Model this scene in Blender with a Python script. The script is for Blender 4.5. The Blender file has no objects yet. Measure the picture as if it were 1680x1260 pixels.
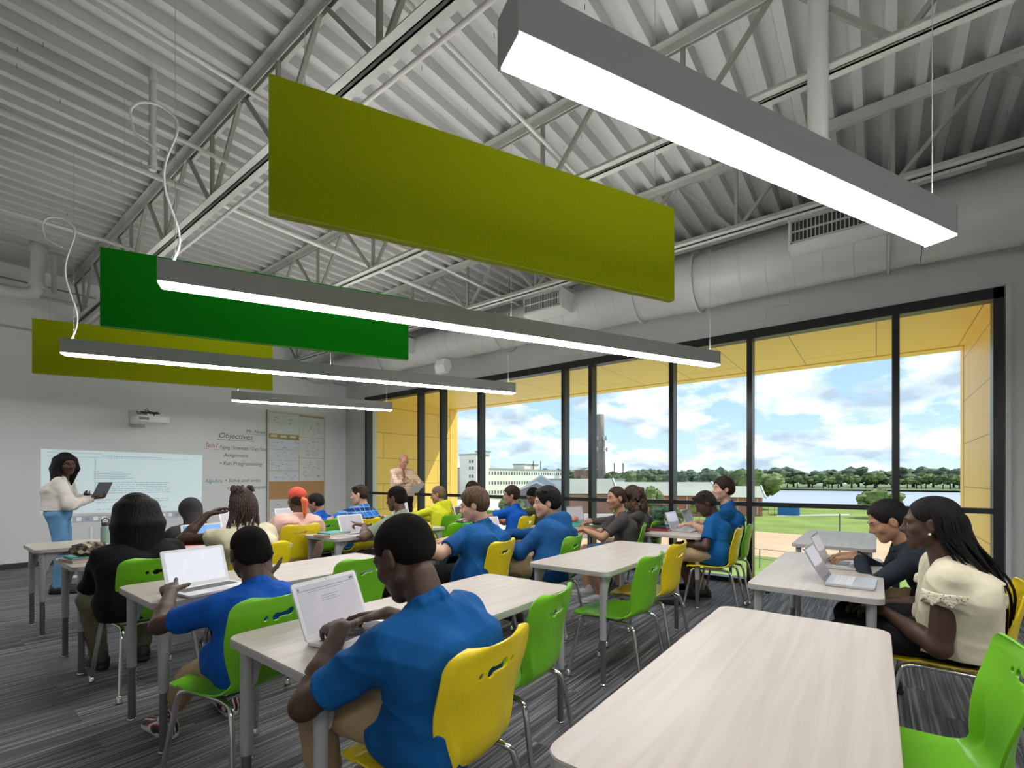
import bpy, bmesh, math, random
import numpy as np
from mathutils import Vector, Matrix, Euler
random.seed(7)
C = bpy.context.scene.collection
PI = math.pi
def R(a): return math.radians(a)

# ------------------------------------------------------------------ camera
H = 1.35
cam_d = bpy.data.cameras.new('camera'); cam = bpy.data.objects.new('camera', cam_d); C.objects.link(cam)
cam.location = (0, 0, H); cam.rotation_euler = (R(90), 0, R(-52.4))
cam_d.sensor_width = 36; cam_d.lens = 776 / 1680 * 36; cam_d.shift_y = 156 / 1680
cam_d.clip_start = 0.05; cam_d.clip_end = 3000
bpy.context.scene.camera = cam
sc = bpy.context.scene
sc.view_settings.view_transform = 'Standard'; sc.view_settings.look = 'None'
sc.view_settings.gamma = 1; sc.view_settings.use_curve_mapping = False
sc.view_settings.exposure = 0.2
sc.cycles.max_bounces = 7; sc.cycles.diffuse_bounces = 4; sc.cycles.glossy_bounces = 3
sc.cycles.transparent_max_bounces = 10; sc.cycles.use_denoising = True
sc.cycles.sample_clamp_indirect = 6

# ------------------------------------------------------------------ world and sun
LAMP = 34.0; UPL = 22.0; SKY = 1.5
w = bpy.data.worlds.new('sky'); sc.world = w; w.use_nodes = True
N = w.node_tree.nodes; L = w.node_tree.links; N.clear()
def nd(nodes, t, **k):
    n = nodes.new(t)
    for a, b in k.items():
        if a.startswith('i_'): n.inputs[a[2:].replace('_', ' ')].default_value = b
        else: setattr(n, a, b)
    return n
def mth(nodes, links, op, a, b=None, c=None, clamp=False):
    n = nodes.new('ShaderNodeMath'); n.operation = op; n.use_clamp = clamp
    for i, v in enumerate((a, b, c)):
        if v is None: continue
        if isinstance(v, (int, float)): n.inputs[i].default_value = v
        else: links.new(v, n.inputs[i])
    return n.outputs[0]
def ramp(nodes, links, fac, stops):
    n = nodes.new('ShaderNodeValToRGB'); e = n.color_ramp.elements
    while len(e) < len(stops): e.new(0.5)
    for i, (p, col) in enumerate(stops):
        e[i].position = p; e[i].color = (*col, 1) if len(col) == 3 else col
    links.new(fac, n.inputs[0]); return n.outputs[0]
tc = N.new('ShaderNodeTexCoord'); sep = N.new('ShaderNodeSeparateXYZ'); L.new(tc.outputs['Generated'], sep.inputs[0])
zc = mth(N, L, 'MAXIMUM', sep.outputs[2], 0.0)
den = mth(N, L, 'ADD', zc, 0.34)
cb = N.new('ShaderNodeCombineXYZ')
L.new(mth(N, L, 'DIVIDE', sep.outputs[0], den), cb.inputs[0]); L.new(mth(N, L, 'DIVIDE', sep.outputs[1], den), cb.inputs[1])
nz = nd(N, 'ShaderNodeTexNoise'); nz.inputs['Scale'].default_value = 3.4; nz.inputs['Detail'].default_value = 9
nz.inputs['Roughness'].default_value = 0.55; L.new(cb.outputs[0], nz.inputs['Vector'])
nz2 = nd(N, 'ShaderNodeTexNoise'); nz2.inputs['Scale'].default_value = 4.2; nz2.inputs['Detail'].default_value = 8
mp = N.new('ShaderNodeMapping'); mp.inputs['Location'].default_value = (4, 2, 1); L.new(cb.outputs[0], mp.inputs[0]); L.new(mp.outputs[0], nz2.inputs['Vector'])
mask = ramp(N, L, nz.outputs[0], [(0.43, (0, 0, 0)), (0.53, (1, 1, 1))])
blue = ramp(N, L, zc, [(0.0, (0.52, 0.65, 0.76)), (0.12, (0.36, 0.52, 0.70)), (0.5, (0.13, 0.28, 0.56))])
cloud = ramp(N, L, nz2.outputs[0], [(0.38, (0.36, 0.44, 0.54)), (0.49, (0.56, 0.62, 0.69)), (0.57, (0.80, 0.82, 0.83))])
mix = N.new('ShaderNodeMix'); mix.data_type = 'RGBA'
L.new(mask, mix.inputs[0]); L.new(blue, mix.inputs[6]); L.new(cloud, mix.inputs[7])
bg = N.new('ShaderNodeBackground'); L.new(mix.outputs[2], bg.inputs[0]); bg.inputs[1].default_value = SKY
wo = N.new('ShaderNodeOutputWorld'); L.new(bg.outputs[0], wo.inputs[0])
sun_d = bpy.data.lights.new('sun', 'SUN'); sun = bpy.data.objects.new('sun', sun_d); C.objects.link(sun)
sun_d.energy = 4.5; sun_d.angle = R(0.6); sun_d.color = (1, 0.95, 0.86)
sun.rotation_euler = Vector((1.0, -0.75, 1.68)).to_track_quat('Z', 'Y').to_euler()

# ------------------------------------------------------------------ materials
MATS = {}
def mat(name, col, rough=0.5, metal=0.0, spec=None, bump=None, noise=None, emit=None, coat=0, sheen=0):
    """bump=(scale, strength[, stretch]); noise=(scale, amount[, stretch]) tone variation"""
    if name in MATS: return MATS[name]
    m = bpy.data.materials.new(name); m.use_nodes = True; n = m.node_tree.nodes; l = m.node_tree.links
    b = n['Principled BSDF']; b.inputs['Base Color'].default_value = (*col, 1)
    b.inputs['Roughness'].default_value = rough; b.inputs['Metallic'].default_value = metal
    if spec is not None: b.inputs['Specular IOR Level'].default_value = spec
    if coat: b.inputs['Coat Weight'].default_value = coat
    if sheen: b.inputs['Sheen Weight'].default_value = sheen
    if emit: b.inputs['Emission Color'].default_value = (*emit[0], 1); b.inputs['Emission Strength'].default_value = emit[1]
    def tex(sc_, st):
        t = n.new('ShaderNodeTexCoord'); mpn = n.new('ShaderNodeMapping'); mpn.inputs['Scale'].default_value = st
        l.new(t.outputs['Object'], mpn.inputs[0]); q = n.new('ShaderNodeTexNoise'); q.inputs['Scale'].default_value = sc_
        q.inputs['Detail'].default_value = 4; l.new(mpn.outputs[0], q.inputs['Vector']); return q.outputs[0]
    if noise:
        q = tex(noise[0], noise[2] if len(noise) > 2 else (1, 1, 1)); a = noise[1]
        lo = tuple(max(0, c * (1 - a)) for c in col); hi = tuple(min(1, c * (1 + a)) for c in col)
        l.new(ramp(n, l, q, [(0.35, lo), (0.65, hi)]), b.inputs['Base Color'])
    if bump:
        q = tex(bump[0], bump[2] if len(bump) > 2 else (1, 1, 1)); bp = n.new('ShaderNodeBump')
        bp.inputs['Strength'].default_value = bump[1]; bp.inputs['Distance'].default_value = 0.02
        l.new(q, bp.inputs['Height']); l.new(bp.outputs[0], b.inputs['Normal'])
    MATS[name] = m; return m
def cloth(name, col, amt=0.12, b=0.55, rough=0.85):
    return mat(name, col, rough, noise=(6, amt), bump=(7, b, (1, 1, 0.6)), spec=0.2)

# ------------------------------------------------------------------ mesh builder
class MB:
    def __init__(s): s.v = []; s.f = []; s.m = []; s.sm = []
    def add(s, vs, fs, mi=0, smooth=False, M=None):
        o = len(s.v)
        for p in vs: s.v.append(tuple(M @ Vector(p)) if M else tuple(p))
        for q in fs: s.f.append(tuple(i + o for i in q)); s.m.append(mi); s.sm.append(smooth)
        return s
    def box(s, x0, x1, y0, y1, z0, z1, mi=0, M=None):
        vs = [(x, y, z) for x in (x0, x1) for y in (y0, y1) for z in (z0, z1)]
        return s.add(vs, [(0, 1, 3, 2), (4, 6, 7, 5), (0, 4, 5, 1), (2, 3, 7, 6), (0, 2, 6, 4), (1, 5, 7, 3)], mi, False, M)
    def beam(s, a, b, wd, ht, mi=0, up=(0, 0, 1)):
        a = Vector(a); b = Vector(b); d = (b - a).normalized(); u = Vector(up)
        if abs(d.dot(u)) > 0.98: u = Vector((1, 0, 0))
        r = d.cross(u).normalized(); u = r.cross(d)
        vs = [p + r * i * wd / 2 + u * j * ht / 2 for p in (a, b) for i, j in ((-1, -1), (1, -1), (1, 1), (-1, 1))]
        return s.add(vs, [(3, 2, 1, 0), (4, 5, 6, 7), (0, 1, 5, 4), (1, 2, 6, 5), (2, 3, 7, 6), (3, 0, 4, 7)], mi)
    def tube(s, pts, r, n=10, mi=0, cap=True):
        pts = [Vector(p) for p in pts]; k = len(pts); rr = r if isinstance(r, (list, tuple)) else [r] * k
        vs = []; fs = []; ref = None
        for i, p in enumerate(pts):
            d = (pts[min(i + 1, k - 1)] - pts[max(i - 1, 0)]).normalized()
            if ref is None: ref = Vector((0, 0, 1)) if abs(d.z) < 0.9 else Vector((1, 0, 0))
            a = d.cross(ref).normalized(); b = a.cross(d).normalized(); ref = b
            vs += [p + a * math.cos(2 * PI * j / n) * rr[i] + b * math.sin(2 * PI * j / n) * rr[i] for j in range(n)]
        for i in range(k - 1):
            fs += [(i * n + j, i * n + (j + 1) % n, (i + 1) * n + (j + 1) % n, (i + 1) * n + j) for j in range(n)]
        s.add(vs, fs, mi, True)
        if cap: s.add(vs[:n], [tuple(range(n))], mi); s.add(vs[-n:], [tuple(range(n - 1, -1, -1))], mi)
        return s
    def lathe(s, prof, o=(0, 0, 0), n=24, mi=0, M=None):
        vs = []; k = len(prof); o = Vector(o)
        for r, z in prof: vs += [o + Vector((r * math.cos(2 * PI * j / n), r * math.sin(2 * PI * j / n), z)) for j in range(n)]
        fs = [(i * n + j, i * n + (j + 1) % n, (i + 1) * n + (j + 1) % n, (i + 1) * n + j) for i in range(k - 1) for j in range(n)]
        return s.add(vs, fs, mi, True, M)
    def prism(s, poly, z0, z1, mi=0, M=None, side=None):
        n = len(poly); vs = [(x, y, z0) for x, y in poly] + [(x, y, z1) for x, y in poly]
        s.add(vs, [tuple(range(n - 1, -1, -1)), tuple(range(n, 2 * n))], mi, False, M)
        return s.add(vs, [(i, (i + 1) % n, n + (i + 1) % n, n + i) for i in range(n)], mi if side is None else side, False, M)
    def sphere(s, c, r, n=12, mi=0, M=None):
        r = (r, r, r) if isinstance(r, (int, float)) else r; k = n // 2 + 1
        vs = [(c[0] + r[0] * math.sin(PI * i / (k - 1)) * math.cos(2 * PI * j / n), c[1] + r[1] * math.sin(PI * i / (k - 1)) * math.sin(2 * PI * j / n), c[2] - r[2] * math.cos(PI * i / (k - 1))) for i in range(k) for j in range(n)]
        fs = [(i * n + j, i * n + (j + 1) % n, (i + 1) * n + (j + 1) % n, (i + 1) * n + j) for i in range(k - 1) for j in range(n)]
        return s.add(vs, fs, mi, True, M)
    def build(s, name, mats, parent=None, loc=(0, 0, 0), rz=0, bevel=0, merge=False):
        me = bpy.data.meshes.new(name); me.from_pydata([tuple(v) for v in s.v], [], s.f)
        mats = mats if isinstance(mats, (list, tuple)) else [mats]
        for m in mats: me.materials.append(m)
        me.polygons.foreach_set('material_index', s.m); me.polygons.foreach_set('use_smooth', s.sm)
        if merge:
            bm = bmesh.new(); bm.from_mesh(me); bmesh.ops.remove_doubles(bm, verts=bm.verts, dist=1e-5); bm.to_mesh(me); bm.free()
        me.update()
        o = bpy.data.objects.new(name, me); C.objects.link(o); o.location = loc; o.rotation_euler = (0, 0, rz)
        if parent: o.parent = parent
        if bevel:
            md = o.modifiers.new('bevel', 'BEVEL'); md.width = bevel; md.segments = 2; md.limit_method = 'ANGLE'
        return o
def rrect(x0, x1, y0, y1, r, n=5):
    out = []
    for cx, cy, a0 in ((x1 - r, y1 - r, 0), (x0 + r, y1 - r, 90), (x0 + r, y0 + r, 180), (x1 - r, y0 + r, 270)):
        out += [(cx + r * math.cos(R(a0 + 90 * i / n)), cy + r * math.sin(R(a0 + 90 * i / n))) for i in range(n + 1)]
    return out
def tag(o, label=None, cat=None, group=None, kind=None):
    if label: o['label'] = label
    if cat: o['category'] = cat
    if group: o['group'] = group
    if kind: o['kind'] = kind
    return o
def empty(name, loc=(0, 0, 0), rz=0):
    o = bpy.data.objects.new(name, None); C.objects.link(o); o.location = loc; o.rotation_euler = (0, 0, rz)
    o.empty_display_size = 0.05; return o
def copy_tree(o, parent=None):
    c = o.copy(); C.objects.link(c)
    if parent: c.parent = parent
    for ch in o.children: copy_tree(ch, c)
    return c
def struct(o): o['kind'] = 'structure'; return o

# ------------------------------------------------------------------ setting materials
def carpet_mat():
    m = bpy.data.materials.new('carpet'); m.use_nodes = True; n = m.node_tree.nodes; l = m.node_tree.links; b = n['Principled BSDF']
    t = n.new('ShaderNodeTexCoord')
    def noise(st, s_, det=3):
        mp_ = n.new('ShaderNodeMapping'); mp_.inputs['Scale'].default_value = st; l.new(t.outputs['Object'], mp_.inputs[0])
        q = n.new('ShaderNodeTexNoise'); q.inputs['Scale'].default_value = s_; q.inputs['Detail'].default_value = det; l.new(mp_.outputs[0], q.inputs['Vector']); return q.outputs[0]
    br = n.new('ShaderNodeTexBrick'); br.offset = 0.37; br.inputs['Scale'].default_value = 1; br.inputs['Brick Width'].default_value = 1.0
    br.inputs['Row Height'].default_value = 0.25; br.inputs['Mortar Size'].default_value = 0.0; br.inputs['Color1'].default_value = (0, 0, 0, 1); br.inputs['Color2'].default_value = (1, 1, 1, 1)
    l.new(t.outputs['Object'], br.inputs['Vector'])
    va = n.new('ShaderNodeVectorMath'); va.operation = 'SCALE'; l.new(br.outputs[0], va.inputs[0]); va.inputs['Scale'].default_value = 7.3
    vb = n.new('ShaderNodeVectorMath'); vb.operation = 'ADD'; l.new(va.outputs[0], vb.inputs[0]); l.new(t.outputs['Object'], vb.inputs[1])
    mp_ = n.new('ShaderNodeMapping'); mp_.inputs['Scale'].default_value = (1.1, 62, 1); l.new(vb.outputs[0], mp_.inputs[0])
    q = n.new('ShaderNodeTexNoise'); q.inputs['Scale'].default_value = 1.0; q.inputs['Detail'].default_value = 3; l.new(mp_.outputs[0], q.inputs['Vector'])
    col = ramp(n, l, q.outputs[0], [(0.36, (0.030, 0.031, 0.035)), (0.46, (0.080, 0.082, 0.090)), (0.55, (0.14, 0.142, 0.152)), (0.68, (0.31, 0.31, 0.325))])
    tone = ramp(n, l, br.outputs[0], [(0.0, (0.75, 0.75, 0.76)), (1.0, (1.15, 1.15, 1.18))])
    mx = n.new('ShaderNodeMix'); mx.data_type = 'RGBA'; mx.blend_type = 'MULTIPLY'; mx.inputs[0].default_value = 1
    l.new(col, mx.inputs[6]); l.new(tone, mx.inputs[7]); l.new(mx.outputs[2], b.inputs['Base Color'])
    b.inputs['Roughness'].default_value = 0.6; b.inputs['Specular IOR Level'].default_value = 0.5
    bp = n.new('ShaderNodeBump'); bp.inputs['Strength'].default_value = 0.4; bp.inputs['Distance'].default_value = 0.01
    l.new(q.outputs[0], bp.inputs['Height']); l.new(bp.outputs[0], b.inputs['Normal']); return m
def wood_mat(name, a, b_, sc_=(1.6, 30, 8), rough=0.34):
    m = bpy.data.materials.new(name); m.use_nodes = True; n = m.node_tree.nodes; l = m.node_tree.links; b = n['Principled BSDF']
    t = n.new('ShaderNodeTexCoord'); mp_ = n.new('ShaderNodeMapping'); mp_.inputs['Scale'].default_value = sc_; l.new(t.outputs['Object'], mp_.inputs[0])
    q = n.new('ShaderNodeTexNoise'); q.inputs['Scale'].default_value = 1; q.inputs['Detail'].default_value = 6; q.inputs['Distortion'].default_value = 0.6; l.new(mp_.outputs[0], q.inputs['Vector'])
    l.new(ramp(n, l, q.outputs[0], [(0.35, b_), (0.62, a)]), b.inputs['Base Color']); b.inputs['Roughness'].default_value = rough
    return m
WALL = mat('wall_paint', (0.56, 0.57, 0.56), 0.75, bump=(40, 0.03))
WALLW = mat('whiteboard_paint', (0.84, 0.86, 0.87), 0.35)
DECK = mat('painted_deck', (0.46, 0.465, 0.46), 0.42, noise=(1.5, 0.08, (0.3, 1, 1)))
STEEL = mat('painted_steel', (0.42, 0.43, 0.40), 0.5, noise=(3, 0.08))
STEELW = mat('olive_grey_steel', (0.27, 0.275, 0.24), 0.5); STEELD = mat('grey_steel', (0.24, 0.25, 0.22), 0.5)
PIPE = mat('white_pipe', (0.52, 0.52, 0.50), 0.45)
DUCT = mat('duct_paint', (0.50, 0.51, 0.50), 0.4, noise=(2, 0.05))
BLACK = mat('black_frame', (0.012, 0.013, 0.015), 0.35)
BASEB = mat('dark_baseboard', (0.035, 0.036, 0.04), 0.6)
CHROME = mat('chrome', (0.72, 0.72, 0.70), 0.13, 1.0)
LEG = mat('grey_leg', (0.36, 0.37, 0.38), 0.42)
LEGD = mat('leg_insert', (0.16, 0.16, 0.17), 0.3, 0.5)
EDGE = mat('table_edge', (0.42, 0.41, 0.40), 0.5)
TOP = wood_mat('table_laminate', (0.515, 0.47, 0.42), (0.45, 0.405, 0.355))
WHITE = mat('white_plastic', (0.80, 0.81, 0.82), 0.35)
SILVER = mat('laptop_silver', (0.62, 0.63, 0.65), 0.32, 0.6)
KEYS = mat('keyboard_keys', (0.10, 0.10, 0.105), 0.5)
KEYW = mat('white_keys', (0.75, 0.75, 0.78), 0.5)
DARKP = mat('dark_plastic', (0.025, 0.025, 0.028), 0.5)
GREEN = mat('green_plastic', (0.165, 0.50, 0.015), 0.30, noise=(60, 0.03))
YELLOW = mat('yellow_plastic', (0.84, 0.66, 0.012), 0.30, noise=(60, 0.03))
OLIVE = mat('olive_felt', (0.27, 0.32, 0.002), 0.95, bump=(180, 0.3), noise=(120, 0.08), spec=0.1)
LIME = mat('green_felt', (0.004, 0.22, 0.006), 0.95, bump=(180, 0.3), noise=(120, 0.08), spec=0.1)
OLIVE_E = mat('olive_felt_edge', (0.36, 0.42, 0.03), 0.95)
LIME_E = mat('green_felt_edge', (0.10, 0.38, 0.05), 0.95)
FIXT = mat('fixture_grey', (0.40, 0.41, 0.41), 0.45)
LED = mat('led_diffuser', (0.9, 0.9, 0.9), 0.5, emit=((1.0, 0.97, 0.96), LAMP))
LEDUP = mat('led_uplight', (0.9, 0.9, 0.9), 0.5, emit=((1.0, 0.97, 0.94), UPL))
def glass_mat(name, tint=(1, 1, 1), fac=0.06):
    m = bpy.data.materials.new(name); m.use_nodes = True; n = m.node_tree.nodes; l = m.node_tree.links; n.clear()
    tr = n.new('ShaderNodeBsdfTransparent'); tr.inputs[0].default_value = (*tint, 1)
    gl = n.new('ShaderNodeBsdfGlossy'); gl.inputs['Roughness'].default_value = 0.02
    lw = n.new('ShaderNodeFresnel'); lw.inputs[0].default_value = 1.045
    mx = n.new('ShaderNodeMixShader'); o = n.new('ShaderNodeOutputMaterial')
    l.new(lw.outputs[0], mx.inputs[0]); l.new(tr.outputs[0], mx.inputs[1]); l.new(gl.outputs[0], mx.inputs[2]); l.new(mx.outputs[0], o.inputs[0]); return m
GLASS = glass_mat('window_glass', (0.96, 0.98, 0.97))
def panel_mat(name, col, sx, sy, ax='XZ'):
    m = bpy.data.materials.new(name); m.use_nodes = True; n = m.node_tree.nodes; l = m.node_tree.links; b = n['Principled BSDF']
    t = n.new('ShaderNodeTexCoord'); s_ = n.new('ShaderNodeSeparateXYZ'); l.new(t.outputs['Object'], s_.inputs[0]); c_ = n.new('ShaderNodeCombineXYZ')
    l.new(s_.outputs['XYZ'.index(ax[0])], c_.inputs[0]); l.new(s_.outputs['XYZ'.index(ax[1])], c_.inputs[1])
    br = n.new('ShaderNodeTexBrick'); br.offset = 0.5; br.inputs['Scale'].default_value = 1; br.inputs['Brick Width'].default_value = sx; br.inputs['Row Height'].default_value = sy
    br.inputs['Mortar Size'].default_value = 0.006; br.inputs['Mortar Smooth'].default_value = 0
    br.inputs['Color1'].default_value = (*col, 1); br.inputs['Color2'].default_value = (*[c * 0.95 for c in col], 1); br.inputs['Mortar'].default_value = (*[c * 0.35 for c in col], 1)
    l.new(c_.outputs[0], br.inputs['Vector']); l.new(br.outputs[0], b.inputs['Base Color']); b.inputs['Roughness'].default_value = 0.45; return m

# ------------------------------------------------------------------ room shell
XW, YF, ZC = 6.7, 10.3, 4.55           # window wall, front wall, deck underside
XL, YB = -2.2, -3.6
struct(MB().box(XL - .2, XW + .1, YB - .2, YF + .2, -0.25, 0).build('floor', carpet_mat()))
struct(MB().box(XL - .2, XW + .3, YF, YF + .2, 0, 4.9).build('wall_front', WALLW))
struct(MB().box(XL - .2, XL, YB - .2, YF, 0, 4.9).build('wall_left', WALL))
struct(MB().box(XL - .2, XW + .3, YB - .2, YB, 0, 4.9).build('wall_back', WALL))
Y0, Y1, ZT = -1.0, 9.48, 3.26
wr = MB(); wr.box(XW, XW + .3, YB, Y0, 0, 4.9); wr.box(XW, XW + .3, Y1, YF, 0, 4.9); wr.box(XW, XW + .3, Y0, Y1, ZT, 4.9)
struct(wr.build('wall_right', WALL))
dk = MB(); y = YB; pts = []
while y < YF:                           # fluted steel deck, ribs run across the room
    pts += [(y, ZC), (y + .065, ZC), (y + .085, ZC + .075), (y + .185, ZC + .075)]; y += .205
vs = [(XL, a, b) for a, b in pts] + [(XW, a, b) for a, b in pts]; n_ = len(pts)
dk.add(vs, [(i, i + 1, n_ + i + 1, n_ + i) for i in range(n_ - 1)]); dk.box(XL - .2, XW + .3, YB - .2, YF + .2, 4.9, 5.0)
struct(dk.build('ceiling', DECK))
struct(MB().box(XW - .012, XW, YB, Y0, 0, .14).build('baseboard_right', BASEB))
struct(MB().box(XL, XW, YF - .012, YF, 0, .08).build('baseboard_front', BASEB))
struct(MB().box(XL, XW, YF - .03, YF, 3.62, 3.65).build('trim_1', PIPE))
tr = MB(); tr.box(XW - .22, XW - .02, -0.87, YF, 4.49, 4.52); tr.box(XW - .24, XW - .215, -0.87, YF, 4.49, 4.55); tr.box(XW - .12, XW - .10, -0.87, YF, 4.45, 4.49)
struct(tr.build('trim_2', mat('bright_trim', (0.85, 0.85, 0.83), 0.3)))
for k, (a, b) in enumerate(((0.85, 1.75), (3.35, 4.05))):       # shallow drywall patches below the duct
    p = MB(); M_ = Matrix(((0, 0, 1, XW - .012), (1, 0, 0, 0), (0, 1, 0, 0), (0, 0, 0, 1)))
    p.prism([(a + .25, 3.36), (b, 3.36), (b, 3.62), (a, 3.62), (a, 3.5), (a + .25, 3.5)], 0, .012, 0, M_)
    struct(p.build('trim_%d' % (k + 3), WALL, bevel=.004))

# window wall: one framed opening with mullions, a transom and panes
mull = [7.62, 6.95, 5.93, 4.08, 3.58, 2.30, 1.29, -0.17]
wf = MB(); X0, X1 = XW - .03, XW + .13
wf.box(X0, X1, Y0, Y0 + .075, 0, ZT); wf.box(X0, X1, Y1 - .075, Y1, 0, ZT); wf.box(X0, X1, Y0, Y1, ZT - .11, ZT); wf.box(X0, X1, Y0, Y1, 0, .06)
win = struct(wf.build('window_1', BLACK))
for yy in mull: MB().box(X0, X1, yy - .033, yy + .033, .06, ZT - .11).build('mullion', BLACK, win)
ed = [Y0 + .04] + sorted(mull) + [Y1 - .04]
for a, b in zip(ed[:-1], ed[1:]):
    MB().box(X0 + .01, X1 - .02, a + .033, b - .033, 1.0, 1.055).build('transom', BLACK, win)
    for z0, z1 in ((.06, 1.0), (1.055, ZT - .11)): MB().box(XW + .05, XW + .056, a + .033, b - .033, z0, z1).build('pane', GLASS, win)
struct(MB().box(XW - .035, XW + .01, Y0 - .05, Y0 - .012, 0, ZT + .02).build('trim_5', WALL))

# yellow metal surround projecting outside the window
YEL = (0.92, 0.60, 0.12)
XO = 9.75
struct(MB().box(XW + .14, XO, Y0 - .3, Y1 + .3, ZT + .04, ZT + .35).build('trim_6', panel_mat('yellow_soffit_panels', YEL, 3.6, .95, 'XY')))
struct(MB().box(XW + .14, XO, Y1 + .01, Y1 + .3, -.4, ZT + .04).build('trim_7', panel_mat('yellow_side_panels', YEL, 3.6, .62, 'XZ')))
struct(MB().box(XW + .14, XO, Y0 - .3, Y0 - .01, -.4, ZT + .04).build('trim_8', panel_mat('yellow_side_panels', YEL, 3.6, .62, 'XZ')))
YB_ = mat('yellow_band', YEL, 0.45)
b_ = MB(); b_.box(XO - .28, XO + .01, Y0 - .02, Y1 + .02, ZT + .025, ZT + .045); b_.box(XO - .28, XO + .01, Y0 - .014, Y0 - .002, -.4, ZT + .04)
b_.box(XO - .28, XO + .01, Y1 + .002, Y1 + .014, -.4, ZT + .04); struct(b_.build('trim_9', YB_))

# ------------------------------------------------------------------ steel joists, pipes, duct
def joist(x, label):
    j = empty('steel_joist', (x, YF, 3.83)); tag(j, label, 'joist', 'open web roof joists')
    t = MB()
    for s_ in (-1, 1): t.box(s_ * .012, s_ * .075, YB - YF, -.02, .70, .708); t.box(s_ * .012, s_ * .020, YB - YF, -.02, .64, .70)
    t.build('top_chord', STEEL, j)
    t = MB()
    for s_ in (-1, 1): t.box(s_ * .012, s_ * .07, YB - YF, -.02, 0, .008); t.box(s_ * .012, s_ * .020, YB - YF, -.02, 0, .06)
    t.build('bottom_chord', STEEL, j)
    y = -.65
    while y > YB - YF + .7:
        for a, b in (((0, y, .03), (0, y, .67)), ((0, y - .03, .03), (0, y - .58, .67)), ((0, y + .03, .03), (0, y + .58, .67))):
            MB().beam(a, b, .03, .03, 0, (1, 0, 0)).build('web_member', STEELW, j)
        y -= 1.22
for x, lb in ((-1.55, 'steel roof joist furthest left, behind the camera side'), (0.08, 'open web steel roof joist over the left end of the tables'),
              (1.74, 'long open web steel joist rising from the front wall above the green panels'), (3.47, 'middle steel roof joist behind the big olive panel'),
              (5.12, 'steel roof joist nearest the window side duct')): joist(x, lb)
def pipe(name, pts, r, label, cat='pipe', m=PIPE, group=None, n=12):
    o = MB().tube(pts, r, n).build(name, m); tag(o, label, cat, group); return o
for yy, r, lb, z in ((5.22, .028, 'thick white sprinkler pipe crossing under the deck', 4.12), (7.1, .02, 'thin white pipe feeding the second fixture cord', 4.12),
                  (3.55, .016, 'thin grey pipe crossing at top left under the deck', 4.12), (4.5, .016, 'thin white conduit behind the looped light cord', 4.12),
                  (2.16, .016, 'white conduit crossing above the big olive panel', 4.12)):
    pipe('ceiling_pipe', [(XL, yy, z), (6.2, yy, z)], r, lb)
pipe('wall_pipe', [(XL, YF - .12, 4.32), (2.6, YF - .12, 4.32)], .014, 'thin dark pipe along the top of the front wall', m=STEELD)
pipe('wall_pipe', [(XL, YF - .22, 4.12), (3.4, YF - .22, 4.12)], .028, 'white pipe strapped along the upper front wall')
for (x, y, z0, z1, r, lb) in ((1.17, 9.1, 3.95, 4.56, .075, 'fat vertical drain pipe near the front wall at far left'), (1.36, 9.3, 4.0, 4.56, .028, 'short thin vertical pipe with valve beside the fat drain pipe'),
                              (1.22, 4.5, 3.77, 4.56, .024, 'hanging vertical pipe behind the looped cord'), (3.40, .28, 3.3, 4.55, .055, 'white vertical pipe coming down beside the nearest light')):
    o = empty('vertical_pipe', (x, y, z0)); tag(o, lb, 'pipe')
    MB().tube([(0, 0, 0), (0, 0, z1 - z0)], r, 14).build('pipe_tube', PIPE, o)
    for e in (.02, z1 - z0 - .1): MB().tube([(0, 0, e), (0, 0, e + .05)], r * 1.25, 14).build('pipe_collar', PIPE, o)
pipe('drain_elbow', [(1.17, 9.1, 3.97), (1.14, 9.12, 3.90), (1.02, 9.16, 3.86), (.5, 9.2, 3.86), (-1.5, 9.2, 3.86)], .075, 'fat pipe elbow running left from the drain pipe', m=PIPE)
for x in (1.74,): pipe('conduit', [(x + .16, YB, 3.86), (x + .16, YF - .1, 3.86)], .016, 'thin conduit running beside the bottom chord of the front joist', 'conduit')
tag(MB().beam((4.3, .08, 3.55), (4.85, .62, 4.5), .05, .008).build('brace_strap', WHITE), 'flat white diagonal strap by the duct at upper right', 'brace')
# fluted deck screws are part of the deck
sr = MB()
for i in range(95):
    x = random.uniform(.2, 6); y = YB + .205 * random.randint(6, 66) + .0325; sr.tube([(x, y, ZC), (x + random.uniform(-.004, .004), y, ZC - .035)], .003, 5)
o = sr.build('deck_screw', STEELD, bpy.data.objects['ceiling']); o['kind'] = 'stuff'

# spiral duct along the window wall
DX, DZ, DR = 6.2, 3.84, .33
d = empty('spiral_duct', (DX, 9.2, DZ)); tag(d, 'big round spiral duct running above the windows', 'duct')
pr = []
def ring_path(ya, yb, ra, rb, seam=.26):
    n = max(1, int(abs(yb - ya) / seam)); out = []
    for i in range(n):
        y = ya + (yb - ya) * i / n; r = ra + (rb - ra) * i / n; sg = 1 if yb > ya else -1
        out += [(y, r), (y + .01 * sg, r), (y + (yb - ya) / n - .024 * sg, ra + (rb - ra) * (i + 1) / n), (y + (yb - ya) / n - .014 * (1 if yb > ya else -1), ra + (rb - ra) * (i + 1) / n), (y + (yb - ya) / n - .007 * (1 if yb > ya else -1), ra + (rb - ra) * (i + 1) / n + .006)]
    return out
def duct_seg(ya, yb, ra, rb, name='duct_section', seam=.26, m=DUCT):
    p = ring_path(ya, yb, ra, rb, seam); mb = MB(); mb.tube([(0, y - 9.2, 0) for y, r in p], [r for y, r in p], 40); return mb.build(name, m, d)
duct_seg(9.0, 2.55, .27, .31); duct_seg(2.55, 1.78, .315, .345, seam=.8); duct_seg(1.78, -.35, .33, .33); duct_seg(-.35, -1.35, .34, .36, seam=1.2)
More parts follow.
